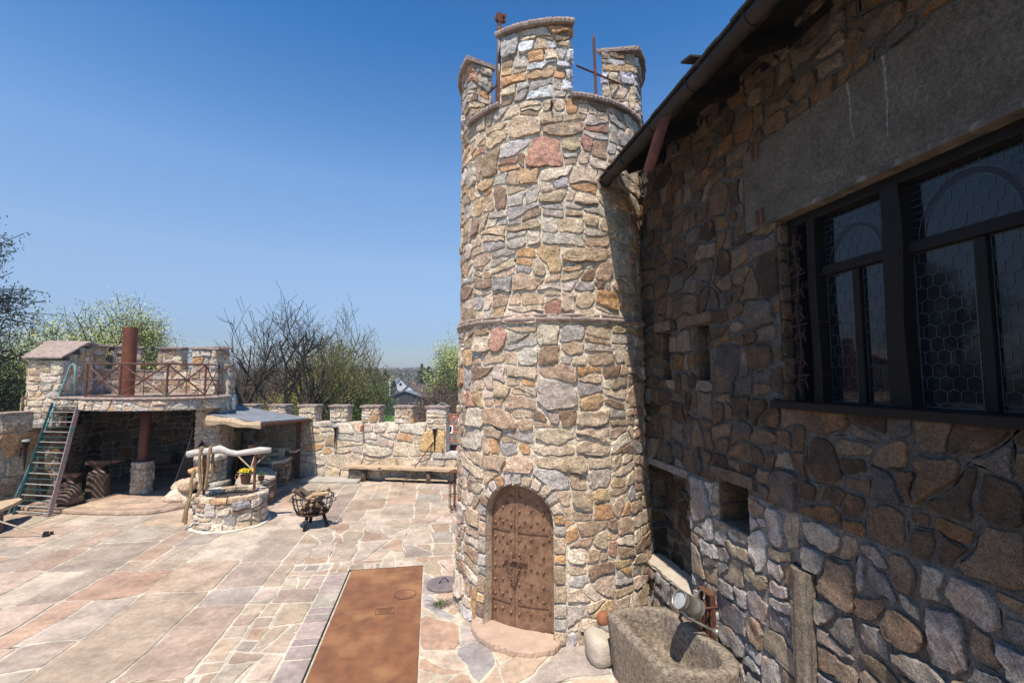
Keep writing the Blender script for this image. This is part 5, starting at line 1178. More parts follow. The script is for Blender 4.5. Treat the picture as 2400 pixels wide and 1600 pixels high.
for i, (t0, t1) in enumerate(((.1, 1.05), (1.55, 2.3), (2.9, 3.6), (4.2, 4.9))):
    a, b = mp0(L - t0, 0, 0), mp0(L - t1, 0, 0); P = [(b[0], b[1]), (a[0], a[1]), (a[0] - .45, a[1] + .03), (b[0] - .45, b[1] + .03)]
    mb = MB(); stone_block(mb, P, 2.05, 2.50, .34, .2, 490 + i, pal=PAL_WARM, hgt=.03, gap=.013, mortar=(.5, .44, .36)); m_ = obj('merlon', mb, M['wall'], lw)
    mb = MB(); slab(mb, poly_ring(P, 1.12, cent(P)), 2.502, 2.565, i, step=.07, jit=.015); obj('coping', mb, M['coping'], m_)
torch(0, 'iron torch lamp on the shaded wall left of the stair ladder', P=(-10.68, 14.72))
# anvils on stumps, dark lumps, leaning boards, tools in the forge
def anvil(x, y, z, rz, s=1.0):
    mb = MB(); Mz = Matrix.Rotation(rz, 3, 'Z')
    prof = [(.16, .10, 0), (.15, .09, .04), (.07, .06, .09), (.07, .06, .14), (.16, .075, .20), (.22, .085, .21), (.22, .085, .28)]; vs = []
    for hx, hy, hz in prof:
        for sx, sy in ((-1, -1), (1, -1), (1, 1), (-1, 1)): vs.append(tuple(Mz @ Vector((sx * hx * s, sy * hy * s, 0)) + Vector((x, y, z + hz * s))))
    mb.add(vs, [(r * 4 + k, r * 4 + (k + 1) % 4, r * 4 + 4 + (k + 1) % 4, r * 4 + 4 + k) for r in range(6) for k in range(4)] + [(3, 2, 1, 0), (24, 25, 26, 27)])
    hp_ = [tuple(Mz @ Vector((q, 0, h)) + Vector((x, y, z))) for q, h in ((.20 * s, .245 * s), (.32 * s, .255 * s), (.44 * s, .27 * s))]; mb.tube(hp_, [.05 * s, .035 * s, .006], 8); return mb
R = random.Random(14)
def stump(name, label, x, y, h, r, anv, rz=0):
    t = thing(name, label, 'anvil', (x, y, .12)); obj('stump', MB().tube([(x, y, .12), (x, y, .12 + h * .5), (x, y, .12 + h)], [r * 1.1, r, r * .97], 14, wob=.06, rnd=R), M['wood_bark'], t, smooth=False)
    obj('anvil_block', anvil(x, y, .12 + h, rz, anv), mat('worn_anvil_iron', (.20, .12, .095), (.10, .06, .05), scale=9, rough=.5, metal=.5) if 'worn_anvil_iron' not in bpy.data.materials else bpy.data.materials['worn_anvil_iron'], t)
stump('anvil_on_stump', 'rusty anvil with a long horn on the taller tree stump', -9.35, 15.45, .62, .27, 1.35, .1); stump('anvil_on_stump', 'square rusty anvil on the lower stump behind the ladder', -9.65, 14.85, .48, .24, .95, pi)
mb = MB(); mb.blob((-9.45, 14.55, .30), (.30, .26, .26), 31, .2, 14, 9); tag(obj('scorched_log', mb, M['wood_bark'], smooth=True, loc=(-9.45, 14.55, .1)), 'dark charred log lump on the forge floor in front of the anvils', 'log')
for k, (x, l) in enumerate(((-7.72, .25), (-7.58, .3), (-7.46, .22))):
    mb = MB(); mb.box((x + .1, 16.5, .72), (.16, .04, 1.25), ry=l * .8, rx=-.2); tag(obj('leaning_board', mb, M['wood_bark'], loc=(x, 16.4, .12)), 'dark board leaning in the forge right of the pillar', 'board', 'boards leaning inside the forge')
mb = MB(); mb.tube([(-7.45, 15.4, .12), (-7.25, 15.9, 1.5), (-7.22, 16.0, 1.9)], .015, 5); tag(obj('iron_tool', mb, M['steel'], loc=(-7.4, 15.5, .12)), 'thin iron rod leaning on the dark forge wall', 'tool')
mb = MB(); mb.box((-8.7, 17.7, .55), (1.6, .55, .1)); mb.box((-9.35, 17.7, .3), (.15, .4, .4)); mb.box((-8.05, 17.7, .3), (.15, .4, .4)); mb.box((-8.8, 17.75, .8), (.5, .35, .35)); tag(obj('work_bench', mb, M['wood_bark'], loc=(-8.7, 17.7, .12)), 'dark work bench at the back of the forge', 'bench')
# left wooden bench with the pick
lb = thing('plank_bench', 'pale plank bench on a tree stump leg at the left edge of the photo', 'bench', (-9.6, 12.6, 0))
mb = MB(); slab(mb, [(-9.9, 11.3), (-9.45, 11.5), (-9.55, 12.6), (-9.85, 13.62), (-10.05, 13.78), (-10.25, 13.5), (-10.2, 12.3)], .44, .52, 3, step=.12, jit=.014); obj('seat', mb, M['wood_slab'], lb)
for (x, y) in ((-9.72, 12.55), (-9.85, 11.5)): obj('leg', MB().tube([(x, y, 0), (x, y, .25), (x, y, .44)], [.25, .225, .23], 14, wob=.07, rnd=R), M['wood_bark'], lb)
pk = thing('hammer_tool', 'long handled iron sledge hammer leaning on the plank bench', 'hammer', (-8.35, 12.15, 0))
obj('handle', MB().tube([(-8.36, 12.16, .05), (-9.62, 12.05, .60)], .017, 7), M['wood_pale'], pk); mb = MB(); mb.box((-8.33, 12.18, .05), (.09, .20, .09), rz=.5); mb.box((-8.28, 12.27, .05), (.06, .06, .06), rz=.5); obj('head', mb, M['black_iron'], pk)

# ================================================================== outdoor kitchen under a felt roof
ca = thing('lean_to_roof', 'flat grey felt canopy with a pale split-log front beam over the outdoor kitchen', 'canopy', (-5.6, 15.5, 2.2))
Q = [(-6.30, 14.75, 2.46), (-4.62, 14.02, 2.27), (-4.20, 17.66, 2.06), (-7.1, 18.45, 2.52)]
mb = MB(); mb.add([*Q, *[(x, y, z - .05) for x, y, z in Q]], [(0, 1, 2, 3), (7, 6, 5, 4), (0, 4, 5, 1), (1, 5, 6, 2), (2, 6, 7, 3), (3, 7, 4, 0)]); obj('felt', mb, M['felt'], ca)
mb = MB()
for k in range(1, 6):
    t_ = k / 6; a = Vector(Q[0]).lerp(Vector(Q[3]), t_); b = Vector(Q[1]).lerp(Vector(Q[2]), t_); mb.tube([tuple(a + Vector((0, 0, .004))), tuple(b + Vector((0, 0, .004)))], .008, 4)
obj('felt_seam', mb, M['felt'], ca)
mb = MB(); n = 16; vs = []; A, B = Vector((-6.34, 14.70, 2.28)), Vector((-4.60, 13.96, 2.13)); R = random.Random(4)
for k in range(n + 1):
    t_ = k / n; p = A.lerp(B, t_); th = .10 + .02 * sin(k * .9) - .035 * t_; zz = -.02 * sin(k * .7)
    for dy, dz in ((-.05, -th), (-.07, th * .2), (-.03, th + .03), (.05, th + .03), (.06, -th)): vs.append((p.x, p.y + dy, p.z + dz + zz + .02))
mb.add(vs, [(k * 5 + i, k * 5 + (i + 1) % 5, k * 5 + 5 + (i + 1) % 5, k * 5 + 5 + i) for k in range(n) for i in range(5)] + [(0, 1, 2, 3, 4), tuple(n * 5 + i for i in range(5))[::-1]]); obj('front_beam', mb, M['wood_slab'], ca, smooth=False)
mb = MB(); mb.tube([(-4.58, 14.1, 2.20), (-4.15, 17.6, 2.0)], .035, 6); mb.tube([(-4.75, 14.2, 2.16), (-4.35, 17.7, 1.97)], .04, 6); obj('edge_fascia', mb, M['rust'], ca)
obj('end_post', MB().span((-4.62, 17.50, 0), (-4.50, 17.62, 2.03)), M['rust'], ca)
for k in range(4): t_ = (k + .5) / 4; a = Vector(Q[0]).lerp(Vector(Q[1]), t_); b = Vector(Q[3]).lerp(Vector(Q[2]), t_); obj('rafter', MB().tube([tuple(a - Vector((0, 0, .1))), tuple(b - Vector((0, 0, .1)))], .05, 6), M['wood_bark'], ca)
ko = thing('stone_counter', 'curved stone kitchen counter with a pale sandstone top behind the well', 'counter', (-4.9, 14.6, 0))
CT = [(-5.12, 13.75), (-4.72, 13.22), (-4.50, 13.5), (-4.38, 13.9), (-4.33, 14.4), (-4.52, 15.15), (-5.0, 15.95), (-5.7, 16.2), (-5.55, 15.2), (-5.3, 14.4)]
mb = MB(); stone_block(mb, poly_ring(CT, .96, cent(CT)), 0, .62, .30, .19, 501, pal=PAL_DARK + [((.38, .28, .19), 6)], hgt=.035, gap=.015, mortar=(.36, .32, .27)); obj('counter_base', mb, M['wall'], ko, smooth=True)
mb = MB(); slab(mb, CT, .622, .70, 4, step=.08, jit=.016); obj('counter_top', mb, mat('sandstone_counter_top', (.56, .47, .37), (.44, .36, .28), scale=3), ko)
C2 = [(-4.92, 16.1), (-4.62, 16.35), (-4.62, 17.15), (-4.9, 17.5), (-6.2, 17.9), (-6.0, 16.6)]
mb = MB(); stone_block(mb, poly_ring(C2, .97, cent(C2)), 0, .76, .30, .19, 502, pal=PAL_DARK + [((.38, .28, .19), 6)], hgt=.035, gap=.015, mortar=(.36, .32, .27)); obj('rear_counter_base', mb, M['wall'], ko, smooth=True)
mb = MB(); slab(mb, C2, .762, .84, 4, step=.08, jit=.016); obj('rear_counter_top', mb, bpy.data.materials['sandstone_counter_top'], ko)
mb = MB(); slab(mb, rect(-4.98, 16.85, -4.82, 16.98), .842, 1.14, 4, step=.05, jit=.01); tag(obj('upright_stone', mb, mat('pale_upright', (.5, .46, .38)), loc=(-4.9, 16.9, .84)), 'small upright stone block standing on the rear counter', 'stone block')
mb = MB(); mb.tube([(-5.6, 16.7, .90), (-5.0, 16.9, .95)], .075, 9); mb.tube([(-5.5, 16.55, .90), (-5.1, 16.35, .88)], .05, 9); tag(obj('log_piece', mb, M['wood_slab'], loc=(-5.3, 16.7, .84)), 'split log pieces lying on the rear counter', 'log')
mb = MB(); mb.span((-5.5, 17.2, 1.0), (-4.7, 17.45, 1.12)); mb.span((-4.66, 16.9, .98), (-4.45, 17.4, 1.04)); tag(obj('wall_shelf', mb, M['wood_slab'], loc=(-5.1, 17.3, 1)), 'wooden plank shelf in the shade at the back of the kitchen', 'shelf')
# tripod of wooden poles and the hanging pots
tp_ = thing('pole_tripod', 'tripod of thin wooden poles on the stone counter', 'tripod', (-4.75, 13.9, .7))
for a, b in (((-5.12, 13.85, 1.40), (-4.70, 13.72, 1.04)), ((-4.42, 13.8, 1.38), (-4.78, 13.70, 1.0)), ((-4.72, 14.0, 1.45), (-4.75, 13.7, .98)), ((-5.05, 13.7, .98), (-4.66, 13.72, 1.02))): obj('pole', MB().tube([a, b], .018, 6), M['wood_slab'], tp_)
obj('pole', MB().tube([(-4.75, 13.7, 1.0), (-4.80, 13.75, .70)], .02, 6), M['wood_slab'], tp_)
def pot(x, y, z, lab, r=.085):
    t = thing('hanging_pot', lab, 'pot', (x, y, z)); mb = MB(); mb.lathe([(0, z), (r * .8, z), (r, z + .12), (r * 1.05, z + .13), (r * .9, z + .13), (r * .75, z + .03), (0, z + .03)], (x, y, 0), 16); obj('pot_body', mb, M['rust'], t, smooth=False)
    obj('bail', MB().tube([(x + r * cos(a), y, z + .13 + .16 * sin(a)) for a in [pi * k / 12 for k in range(13)]], .006, 5), M['black_iron'], t)
    obj('hanging_wire', MB().tube([(x + .02, y, z + .28), (x + .05, y + .1, 2.15)], .004, 4), M['black_iron'], t)
pot(-4.70, 13.62, 1.56, 'small iron pot hanging higher under the canopy beam'); pot(-4.50, 13.66, 1.38, 'small iron pot hanging lower behind the well beam', .07)
ov = thing('plaster_oven', 'ochre plastered oven with a dark arched mouth under the canopy', 'oven', (-6.75, 17.1, 0))
mb = MB(); mb.span((-7.05, 16.9, 0), (-6.45, 17.7, 1.70)); bevel(obj('oven_body', mb, M['ochre'], ov), .03); mb = MB(); mb.prism([(-6.72 + .13 * cos(a), 1.1 + (.22 * sin(a) if sin(a) > 0 else .08 * sin(a))) for a in [2 * pi * k / 20 for k in range(20)]], 0, .02); mb.v = [(x, 16.897 - z, y) for x, y, z in mb.v]; mb.f = [f[::-1] for f in mb.f]; obj('oven_mouth', mb, M['black_iron'], ov)
obj('oven_lintel', MB().span((-7.1, 16.84, 1.702), (-6.3, 17.6, 1.84)), M['wood_bark'], ov)
lm_ = thing('wall_lantern', 'small black carriage lantern on the pier beside the oven', 'lantern', (-6.6, 15.2, 1.4))
mb = MB(); mb.lathe([(0, 1.28), (.05, 1.30), (.04, 1.33)], (-6.6, 15.2, 0), 6); mb.lathe([(.11, 1.48), (.03, 1.58), (.012, 1.66), (0, 1.68)], (-6.6, 15.2, 0), 6); mb.tube([(-6.6, 15.34, 1.55), (-6.6, 15.2, 1.62)], .01, 5); obj('lantern_frame', mb, M['black_iron'], lm_); mb = MB(); mb.lathe([(.04, 1.335), (.065, 1.478)], (-6.6, 15.2, 0), 6); obj('lantern_glass', mb, M['glass'], lm_)
# stone fin and blocks between forge and kitchen, iron cross-braced gate behind
mb = MB(); stone_block(mb, [(-6.32, 14.45), (-6.02, 14.35), (-5.80, 14.85), (-6.1, 15.2)], 0, 1.18, .3, .22, 511, pal=PAL_WARM, hgt=.05, gap=.015, mortar=(.5, .44, .36)); slab(mb, [(-6.45, 14.4), (-5.85, 14.3), (-5.75, 14.85), (-6.3, 15.0)], 1.18, 1.32, 3, step=.1, jit=.03, col=(.5, .46, .4, 1)); slab(mb, [(-6.0, 14.32), (-5.72, 14.4), (-5.6, 14.75), (-5.9, 14.7)], 0, .6, 4, step=.1, jit=.03, col=(.4, .36, .3, 1))
tag(obj('stone_fin', mb, M['wall'], smooth=True, loc=(-6.1, 14.7, 0)), 'rough stone fin standing between forge and outdoor kitchen', 'stone pillar')
mb = MB(); R = random.Random(1)
for k, (x, y, z, r) in enumerate(((-6.75, 14.55, .22, .3), (-6.55, 14.45, .55, .22), (-6.5, 14.8, .85, .17), (-6.3, 14.25, .15, .22), (-6.9, 14.9, .4, .25))): mb.blob((x, y, z), (r * 1.2, r, r * .8), k, .2, 12, 8, col=pick(PAL_PALE, R))
tag(obj('boulder_heap', mb, M['wall'], smooth=True, loc=(-6.6, 14.5, 0)), 'heap of pale boulders at the forge end beside the stone fin', 'boulders')
gt_ = MB(); 
for a, b in (((-5.9, 15.9, .1), (-5.9, 15.9, 1.2)), ((-5.2, 15.95, .1), (-5.2, 15.95, 1.2)), ((-5.9, 15.9, 1.18), (-5.2, 15.95, 1.18)), ((-5.9, 15.9, .65), (-5.2, 15.95, .65)), ((-5.9, 15.9, .15), (-5.2, 15.95, 1.15)), ((-5.9, 15.9, 1.15), (-5.2, 15.95, .15)), ((-5.55, 15.92, .1), (-5.55, 15.92, 1.2))): gt_.tube([a, b], .014, 5)
tag(obj('braced_gate', gt_, M['rust'], loc=(-5.55, 15.9, 0)), 'rusty cross-braced iron gate in the dark of the kitchen', 'gate')
# ================================================================== beyond the walls
HZ = -3.0
def polar(px, d):
    """plan position d metres away in the direction that the photo shows at column px"""
    a = radians(9.65) + math.atan((px * 1.02041 - 1200) / 1100); return (d * sin(a), d * cos(a))
R = random.Random(60); N = 70; vs = []; fs = []
def terr(x, y):
    d = hypot(x, y); t_ = max(0, min(1, (d - 230) / 260)); u = t_ * t_ * (3 - 2 * t_)
    return HZ - 2.2 * max(0, min(1, (d - 40) / 80)) + u * (7.0 + 2.5 * sin(x * .006 + 1) + 1.5 * sin(y * .009)) + (.25 * sin(x * .11) * cos(y * .09) if d < 200 else 0)
rs = [0, 6, 12, 18, 24, 32, 42, 55, 72, 95, 120, 150, 185, 225, 270, 320, 380, 440, 520, 700, 1000, 1600, 3000]
for r in rs:
    for k in range(72): a = 2 * pi * k / 72; x, y = r * sin(a), r * cos(a); vs.append((x, y, terr(x, y)))
for i in range(len(rs) - 1):
    for k in range(72): fs.append((i * 72 + k, (i + 1) * 72 + k, (i + 1) * 72 + (k + 1) % 72, i * 72 + (k + 1) % 72))
mb = MB().add(vs, [f[::-1] for f in fs]); g_ = obj('terrain', mb, M['soil'], smooth=True); struct(g_)
lp = [polar(x, d) for x, d in ((845, 72), (925, 68), (935, 96), (905, 99), (860, 112), (845, 100))]
mb = MB(); mb.add([(x, y, terr(x, y) + .12) for x, y in lp], [tuple(range(6))]); struct(obj('lawn', mb, M['lawn']))

def tree(name, label, x, y, h, spread, seed, levels=4, stems=1, leaf=None, nleaf=0, lsize=.12, trunk_r=None, bark=None, group=None, droop=0, up=.25, z0=None, dense=1.0, minr=.012, cat='tree', twig=5, first=.25, lean=.0, lcl=.25, bl0=None, lw=.38, taper=.62, wob=.16, first2=.25, env=None):
    Rt = random.Random(seed); z0 = terr(x, y) if z0 is None else z0; root = thing(name, label, cat, (x, y, z0), group); tr_, cr = MB(), MB(); lv = MB(); tips = []
    trunk_r = trunk_r or h * .022
    def grow(p, d, L, r, lev):
        ej = Rt.uniform(.80, 1.22) ** 2 if lev > 1 else 1.0; n = 5 if lev < levels else 3; pts = [p.copy()]; rad = [r]; dd = d.copy()
        for k in range(n):
            dd = (dd + Vector((Rt.gauss(0, wob), Rt.gauss(0, wob), Rt.gauss(0, wob * .6) + up * .35 - droop * (lev > 1) * .4))).normalized(); p = p + dd * L / n
            if env and ((p.x - env[0]) ** 2 + (p.y - env[1]) ** 2) / env[3] ** 2 + (max(p.z - env[2], 0) / env[4]) ** 2 > ej: break
            pts.append(p.copy()); rad.append(max(r * (1 - taper * (k + 1) / n), minr))
        if len(pts) < 2: return
        n = len(pts) - 1
        (tr_ if lev <= 1 else cr).tube([tuple(q) for q in pts], rad, 6 if lev == 0 else (5 if lev == 1 else 3), caps=False)
        if lev >= levels:
            tips.extend(pts[1:]); return
        m = (stems if False else int(Rt.uniform(3.2, 5.8) * dense)) if lev else int(6 * dense)
        for j in range(m):
            t_ = Rt.uniform(first if lev == 0 else first2, 1.0); i = min(int(t_ * n), n - 1); q = pts[i].lerp(pts[i + 1], t_ * n - i); dl = (pts[i + 1] - pts[i]).normalized()
            a = Rt.uniform(0, 2 * pi); o = dl.orthogonal().normalized(); o2 = dl.cross(o); side = o * cos(a) + o2 * sin(a)
            ang = Rt.uniform(.45, .95) * spread; nd = (dl * cos(ang) + side * sin(ang)).normalized()
            grow(q, nd, L * (Rt.uniform(.5, .78) if (lev or not bl0) else bl0 * Rt.uniform(.7, 1.2) * (1.15 - .6 * t_)), rad[i] * Rt.uniform(.5, .7), lev + 1)
    for s in range(stems):
        a = 2 * pi * s / max(stems, 1) + Rt.uniform(-.5, .5); t_ = (.5 if stems > 1 else 0) * spread * Rt.uniform(.5, 1.2)
        grow(Vector((x + cos(a) * .15 * (stems > 1), y + sin(a) * .15 * (stems > 1), z0 - .1)), Vector((cos(a) * sin(t_) + lean, sin(a) * sin(t_), cos(t_))).normalized(), h * Rt.uniform(.5, .62), trunk_r * Rt.uniform(.7, 1), 0)
    obj('trunk', tr_, bark or M['tbark'], root, smooth=True)
    obj('twig', cr, bark or M['tbark'], root)
    if nleaf and tips:
        for k in range(nleaf):
            q = Rt.choice(tips) + Vector((Rt.gauss(0, lcl), Rt.gauss(0, lcl), Rt.gauss(0, lcl) - droop * .2)); a = Vector((Rt.uniform(-1, 1), Rt.uniform(-1, 1), Rt.uniform(-1, .6) - droop)).normalized() * lsize * Rt.uniform(.6, 1.3); b = a.orthogonal().normalized() * lsize * lw
            b = Matrix.Rotation(Rt.uniform(0, 6.28), 3, a.normalized()) @ b; lv.add([tuple(q), tuple(q + a * .5 + b), tuple(q + a), tuple(q + a * .5 - b)], [(0, 1, 2, 3)])
        obj('crown', lv, leaf, root)
    return root
M['tbark'] = mat('greenish_tree_bark', (.085, .068, .045), (.045, .036, .026), scale=2, bump=.3)
M['tbark2'] = mat('brown_twig_bark', (.17, .12, .09), (.10, .07, .055), scale=2, bump=.0)
def leafm(n, c, c2): return mat(n, c, c2, scale=.8, bump=0, rough=.6)
L_ylw = leafm('yellow_green_leaves', (.56, .58, .20), (.42, .45, .13)); L_grn = leafm('spring_green_leaves', (.15, .24, .035), (.08, .14, .02)); L_dk = leafm('dark_conifer_needles', (.030, .055, .02), (.014, .028, .012)); L_och = leafm('ochre_catkins', (.33, .28, .08), (.20, .18, .05)); L_brn = leafm('brown_buds', (.17, .10, .075), (.11, .07, .05)); L_dg = leafm('drooping_dark_leaves', (.10, .15, .075), (.06, .09, .05)); L_mid = leafm('olive_leaves', (.16, .19, .05), (.09, .11, .035))
# the big bare trees on the skyline
def ev(px, d, ztop, zc, rx): x, y = polar(px, d); return (x, y, zc, rx, ztop - zc)
x, y = polar(655, 34); tree('bare_tree', 'biggest leafless tree, many stems spreading on the skyline right of the forge', x, y, 12.4, 1.05, 3, levels=4, stems=6, trunk_r=.23, up=.24, dense=.9, minr=.0115, leaf=L_brn, nleaf=500, lsize=.06, first=.42, taper=.5, wob=.12, first2=.3, env=ev(632, 34, 9.2, 2.6, 3.6))
x, y = polar(775, 36); tree('bare_tree', 'leafless tree with yellowish trunk right of the biggest bare tree', x, y, 11.8, 1.05, 8, levels=4, stems=5, trunk_r=.13, up=.24, dense=.85, minr=.0125, leaf=L_mid, nleaf=2200, lsize=.08, bark=mat('yellow_lichen_bark', (.20, .165, .07), (.11, .09, .045), scale=1.5), first=.42, taper=.5, wob=.12, first2=.3, env=ev(795, 36, 8.6, 2.4, 2.75))
# yellow-green willow behind the forge, dark drooping tree at the far left
x, y = polar(212, 34); tree('willow_tree', 'yellow-green budding willow behind the forge terrace', x, y, 12.6, 1.15, 33, levels=4, stems=4, leaf=L_ylw, nleaf=44000, lsize=.085, up=.2, trunk_r=.2, lcl=.22, dense=1.1, wob=.12, env=ev(212, 34, 7.9, 3.6, 3.7))
x, y = polar(-150, 22); tree('drooping_tree', 'dark green tree with drooping twigs cut off by the left photo edge', x, y, 17.0, 1.0, 5, levels=3, stems=1, leaf=L_dg, nleaf=26000, lsize=.11, droop=.6, up=.5, trunk_r=.2, dense=2.3, first=.08, lcl=.13, bl0=.34, lw=.16, wob=.10, env=ev(-150, 22, 9.6, 3.2, 3.0))
# mid-distance trees and bushes
LS = [  # px, distance, height, leaf, n, label, stems, name
 (748, 48, 9.3, L_och, 30000, 'ochre-yellow catkin tree behind the leafless tree', 3, 'catkin_tree'),
 (790, 50, 7.9, L_grn, 36000, 'bright green leafing tree behind the fourth merlon gap', 3, 'green_tree'),
 (826, 62, 7.6, L_grn, 16000, 'green bushy tree left of the dark conifers', 3, 'green_tree'),
 (1035, 75, 11.5, L_ylw, 15000, 'tall yellow-green tree directly left of the tower', 4, 'budding_tree'),
 (1070, 70, 10.0, L_mid, 9000, 'olive budding tree half hidden by the tower', 3, 'budding_tree'),
 (560, 60, 9.0, L_brn, 8000, 'brown leafless tree beside the orange roof', 3, 'brown_tree'),
 (600, 52, 7.5, L_brn, 6000, 'brown bushy tree in front of the orange roof', 4, 'brown_tree'),
 (525, 70, 9.5, L_brn, 6000, 'brown tree just right of the forge pier', 3, 'brown_tree'),
 (1022, 50, 5.6, L_brn, 8000, 'purple-brown leafless shrub tree by the rightmost merlon', 5, 'brown_tree'),
 (992, 44, 3.2, L_brn, 5000, 'low tangled brown bush over the fifth merlon gap', 5, 'brown_bush'),
 (1050, 38, 4.2, L_brn, 6000, 'grey-brown tangled bush above the small tiled roof', 5, 'brown_bush'),
 (700, 42, 4.2, L_mid, 7000, 'olive bush below the biggest leafless tree', 5, 'olive_bush'),
 (765, 38, 3.4, L_grn, 7000, 'small bright green bush in the third merlon gap', 5, 'green_bush'),
 (650, 55, 6.5, L_mid, 9000, 'olive tree between the orange and brown roofs', 4, 'olive_tree'),
 (30, 46, 8.0, L_mid, 10000, 'olive tree low behind the left courtyard wall', 4, 'olive_tree'),
 (-10, 40, 5.0, L_grn, 12000, 'bright green hedge bush at the far left', 5, 'green_bush'),
 (60, 60, 9.0, L_ylw, 6000, 'yellow-green tree left of the sloping stone slab', 3, 'budding_tree'),
 (100, 55, 8.0, L_brn, 6000, 'brown tree hidden behind the stair head', 3, 'brown_tree'),
]
for i, (px, d, h, lf, nl, lab, st, nm) in enumerate(LS):
    x, y = polar(px, d); tree(nm, lab, x, y, h, 1.0, 200 + i, levels=3, stems=st, leaf=lf, nleaf=nl, lsize=.16 * d / 55, trunk_r=.12, bark=M['tbark2'], dense=1.15, minr=.016, lcl=.42, up=.25, first=.15, cat='bush' if 'bush' in nm else 'tree')
def conifer(px, d, h, w_, seed, label, leaf=None, n=9000):
    x, y = polar(px, d); z0 = terr(x, y); Rt = random.Random(seed); root = thing('conifer_tree', label, 'tree', (x, y, z0)); obj('trunk', MB().tube([(x, y, z0), (x, y, z0 + h)], [h * .02, .02], 6), M['tbark'], root); mb = MB()
    nb = int(h * 9)
    for b in range(nb):
        t_ = (b / nb) ** .9; z = z0 + h * (.06 + .93 * t_); rr = w_ * (1 - t_) ** .8 * Rt.uniform(.65, 1.15) + .12; a = Rt.uniform(0, 2 * pi)
        for k in range(int(n / nb)):
            s = Rt.random() ** .6; wob = Rt.gauss(0, .18 + .12 * s); q = Vector((x + rr * s * cos(a + wob), y + rr * s * sin(a + wob), z - s * s * rr * .35 + Rt.gauss(0, .10))); u = Vector((cos(a) + Rt.gauss(0, .5), sin(a) + Rt.gauss(0, .5), Rt.gauss(-.3, .4))).normalized() * .28; v = u.orthogonal().normalized() * .08; mb.add([tuple(q), tuple(q + u * .5 + v), tuple(q + u), tuple(q + u * .5 - v)], [(0, 1, 2, 3)])
    obj('crown', mb, leaf or L_dk, root); return root
for i, a in enumerate(((868, 135, 11.2, 4.6, 'dark conifer left of the utility pole'), (888, 140, 11.0, 4.6, 'dark conifer right behind the utility pole'), (846, 132, 11.4, 4.4, 'dark conifer behind the bright green tree'), (820, 128, 11.0, 4.4, 'leftmost dark conifer of the clump above the merlons'), (903, 150, 8.5, 3.4, 'low dark conifer left of the white gable'), (970, 150, 13.0, 4.5, 'dark fir behind the white gable'), (985, 165, 12.5, 4.5, 'second dark fir right behind the white gable'), (1012, 170, 11.0, 2.5, 'lone narrow fir on the right slope'), (575, 40, 3.7, 1.2, 'small blue-green spruce standing behind the first merlon gap'), (640, 60, 7.0, 2.2, 'dark ivy-green conifer behind the biggest leafless tree'), (700, 75, 9.5, 3.5, 'wide dark conifer behind the leafless trees'), (735, 85, 10, 3.5, 'dark conifer above the long brown roof'))):
    conifer(*a[:4], 600 + i, a[4], n=7000)

# houses
def gable_house(name, label, px, d, w_, l_, eave, ridge, rot, wallm, roofm, wins=(), chim=0):
    x, y = polar(px, d); z0 = terr(x, y) - .3; root = thing(name, label, 'house', (x, y, z0)); Rz = Matrix.Rotation(rot, 3, 'Z'); T = lambda a, b, c: tuple(Rz @ Vector((a, b, 0)) + Vector((x, y, z0 + c)))
    h = w_ / 2; e, r = eave + .3, ridge + .3; mb = MB(); vs = [T(-h, 0, 0), T(h, 0, 0), T(h, 0, e), T(0, 0, r), T(-h, 0, e), T(-h, l_, 0), T(h, l_, 0), T(h, l_, e), T(0, l_, r), T(-h, l_, e)]
    mb.add(vs, [(0, 1, 2, 3, 4), (9, 8, 7, 6, 5), (1, 6, 7, 2), (5, 0, 4, 9)]); obj('wall', mb, wallm, root)
    mb = MB(); o = .22; sl_ = (r - e) / h
    for s in (-1, 1):
        P = [T(s * (h + o), -.3, e - o * sl_ + .06), T(s * (h + o), l_ + .3, e - o * sl_ + .06), T(0, l_ + .3, r + .06), T(0, -.3, r + .06)]; P2 = [(a, b, c - .05 + .17) for a, b, c in P]; mb.add(P + P2, [(0, 1, 2, 3), (7, 6, 5, 4), (0, 4, 5, 1), (1, 5, 6, 2), (2, 6, 7, 3), (3, 7, 4, 0)])
    rf = obj('roof', mb, roofm, root)
    for k in range(chim): obj('chimney', MB().box(T(.3 - .8 * k, l_ * .35, r + .45), (.6, .6, 1.2), rz=rot), M['brick'], rf)
    for (a, c, ww, hh, side) in wins:
        mb = MB()
        if side == 'f': P = [T(a - ww / 2, -.03, c), T(a + ww / 2, -.03, c), T(a + ww / 2, -.03, c + hh), T(a - ww / 2, -.03, c + hh)]; Q_ = [T(a - ww / 2 - .08, -.015, c - .08), T(a + ww / 2 + .08, -.015, c - .08), T(a + ww / 2 + .08, -.015, c + hh + .08), T(a - ww / 2 - .08, -.015, c + hh + .08)]
        else: P = [T(h + .03, a - ww / 2, c), T(h + .03, a + ww / 2, c), T(h + .03, a + ww / 2, c + hh), T(h + .03, a - ww / 2, c + hh)]; Q_ = [T(h + .015, a - ww / 2 - .08, c - .08), T(h + .015, a + ww / 2 + .08, c - .08), T(h + .015, a + ww / 2 + .08, c + hh + .08), T(h + .015, a - ww / 2 - .08, c + hh + .08)]
        wi = obj('window', MB().add(P, [(0, 1, 2, 3)]), M['pane'], root); obj('window_frame', MB().add(Q_, [(0, 1, 2, 3)]), M['whitep'], wi)
    return root
M['brick'] = mat('far_brick', (.40, .20, .13), (.30, .15, .10), scale=3, bump=0); M['whitep'] = mat('white_render', (.80, .79, .76), (.74, .73, .70), scale=.5, bump=0)
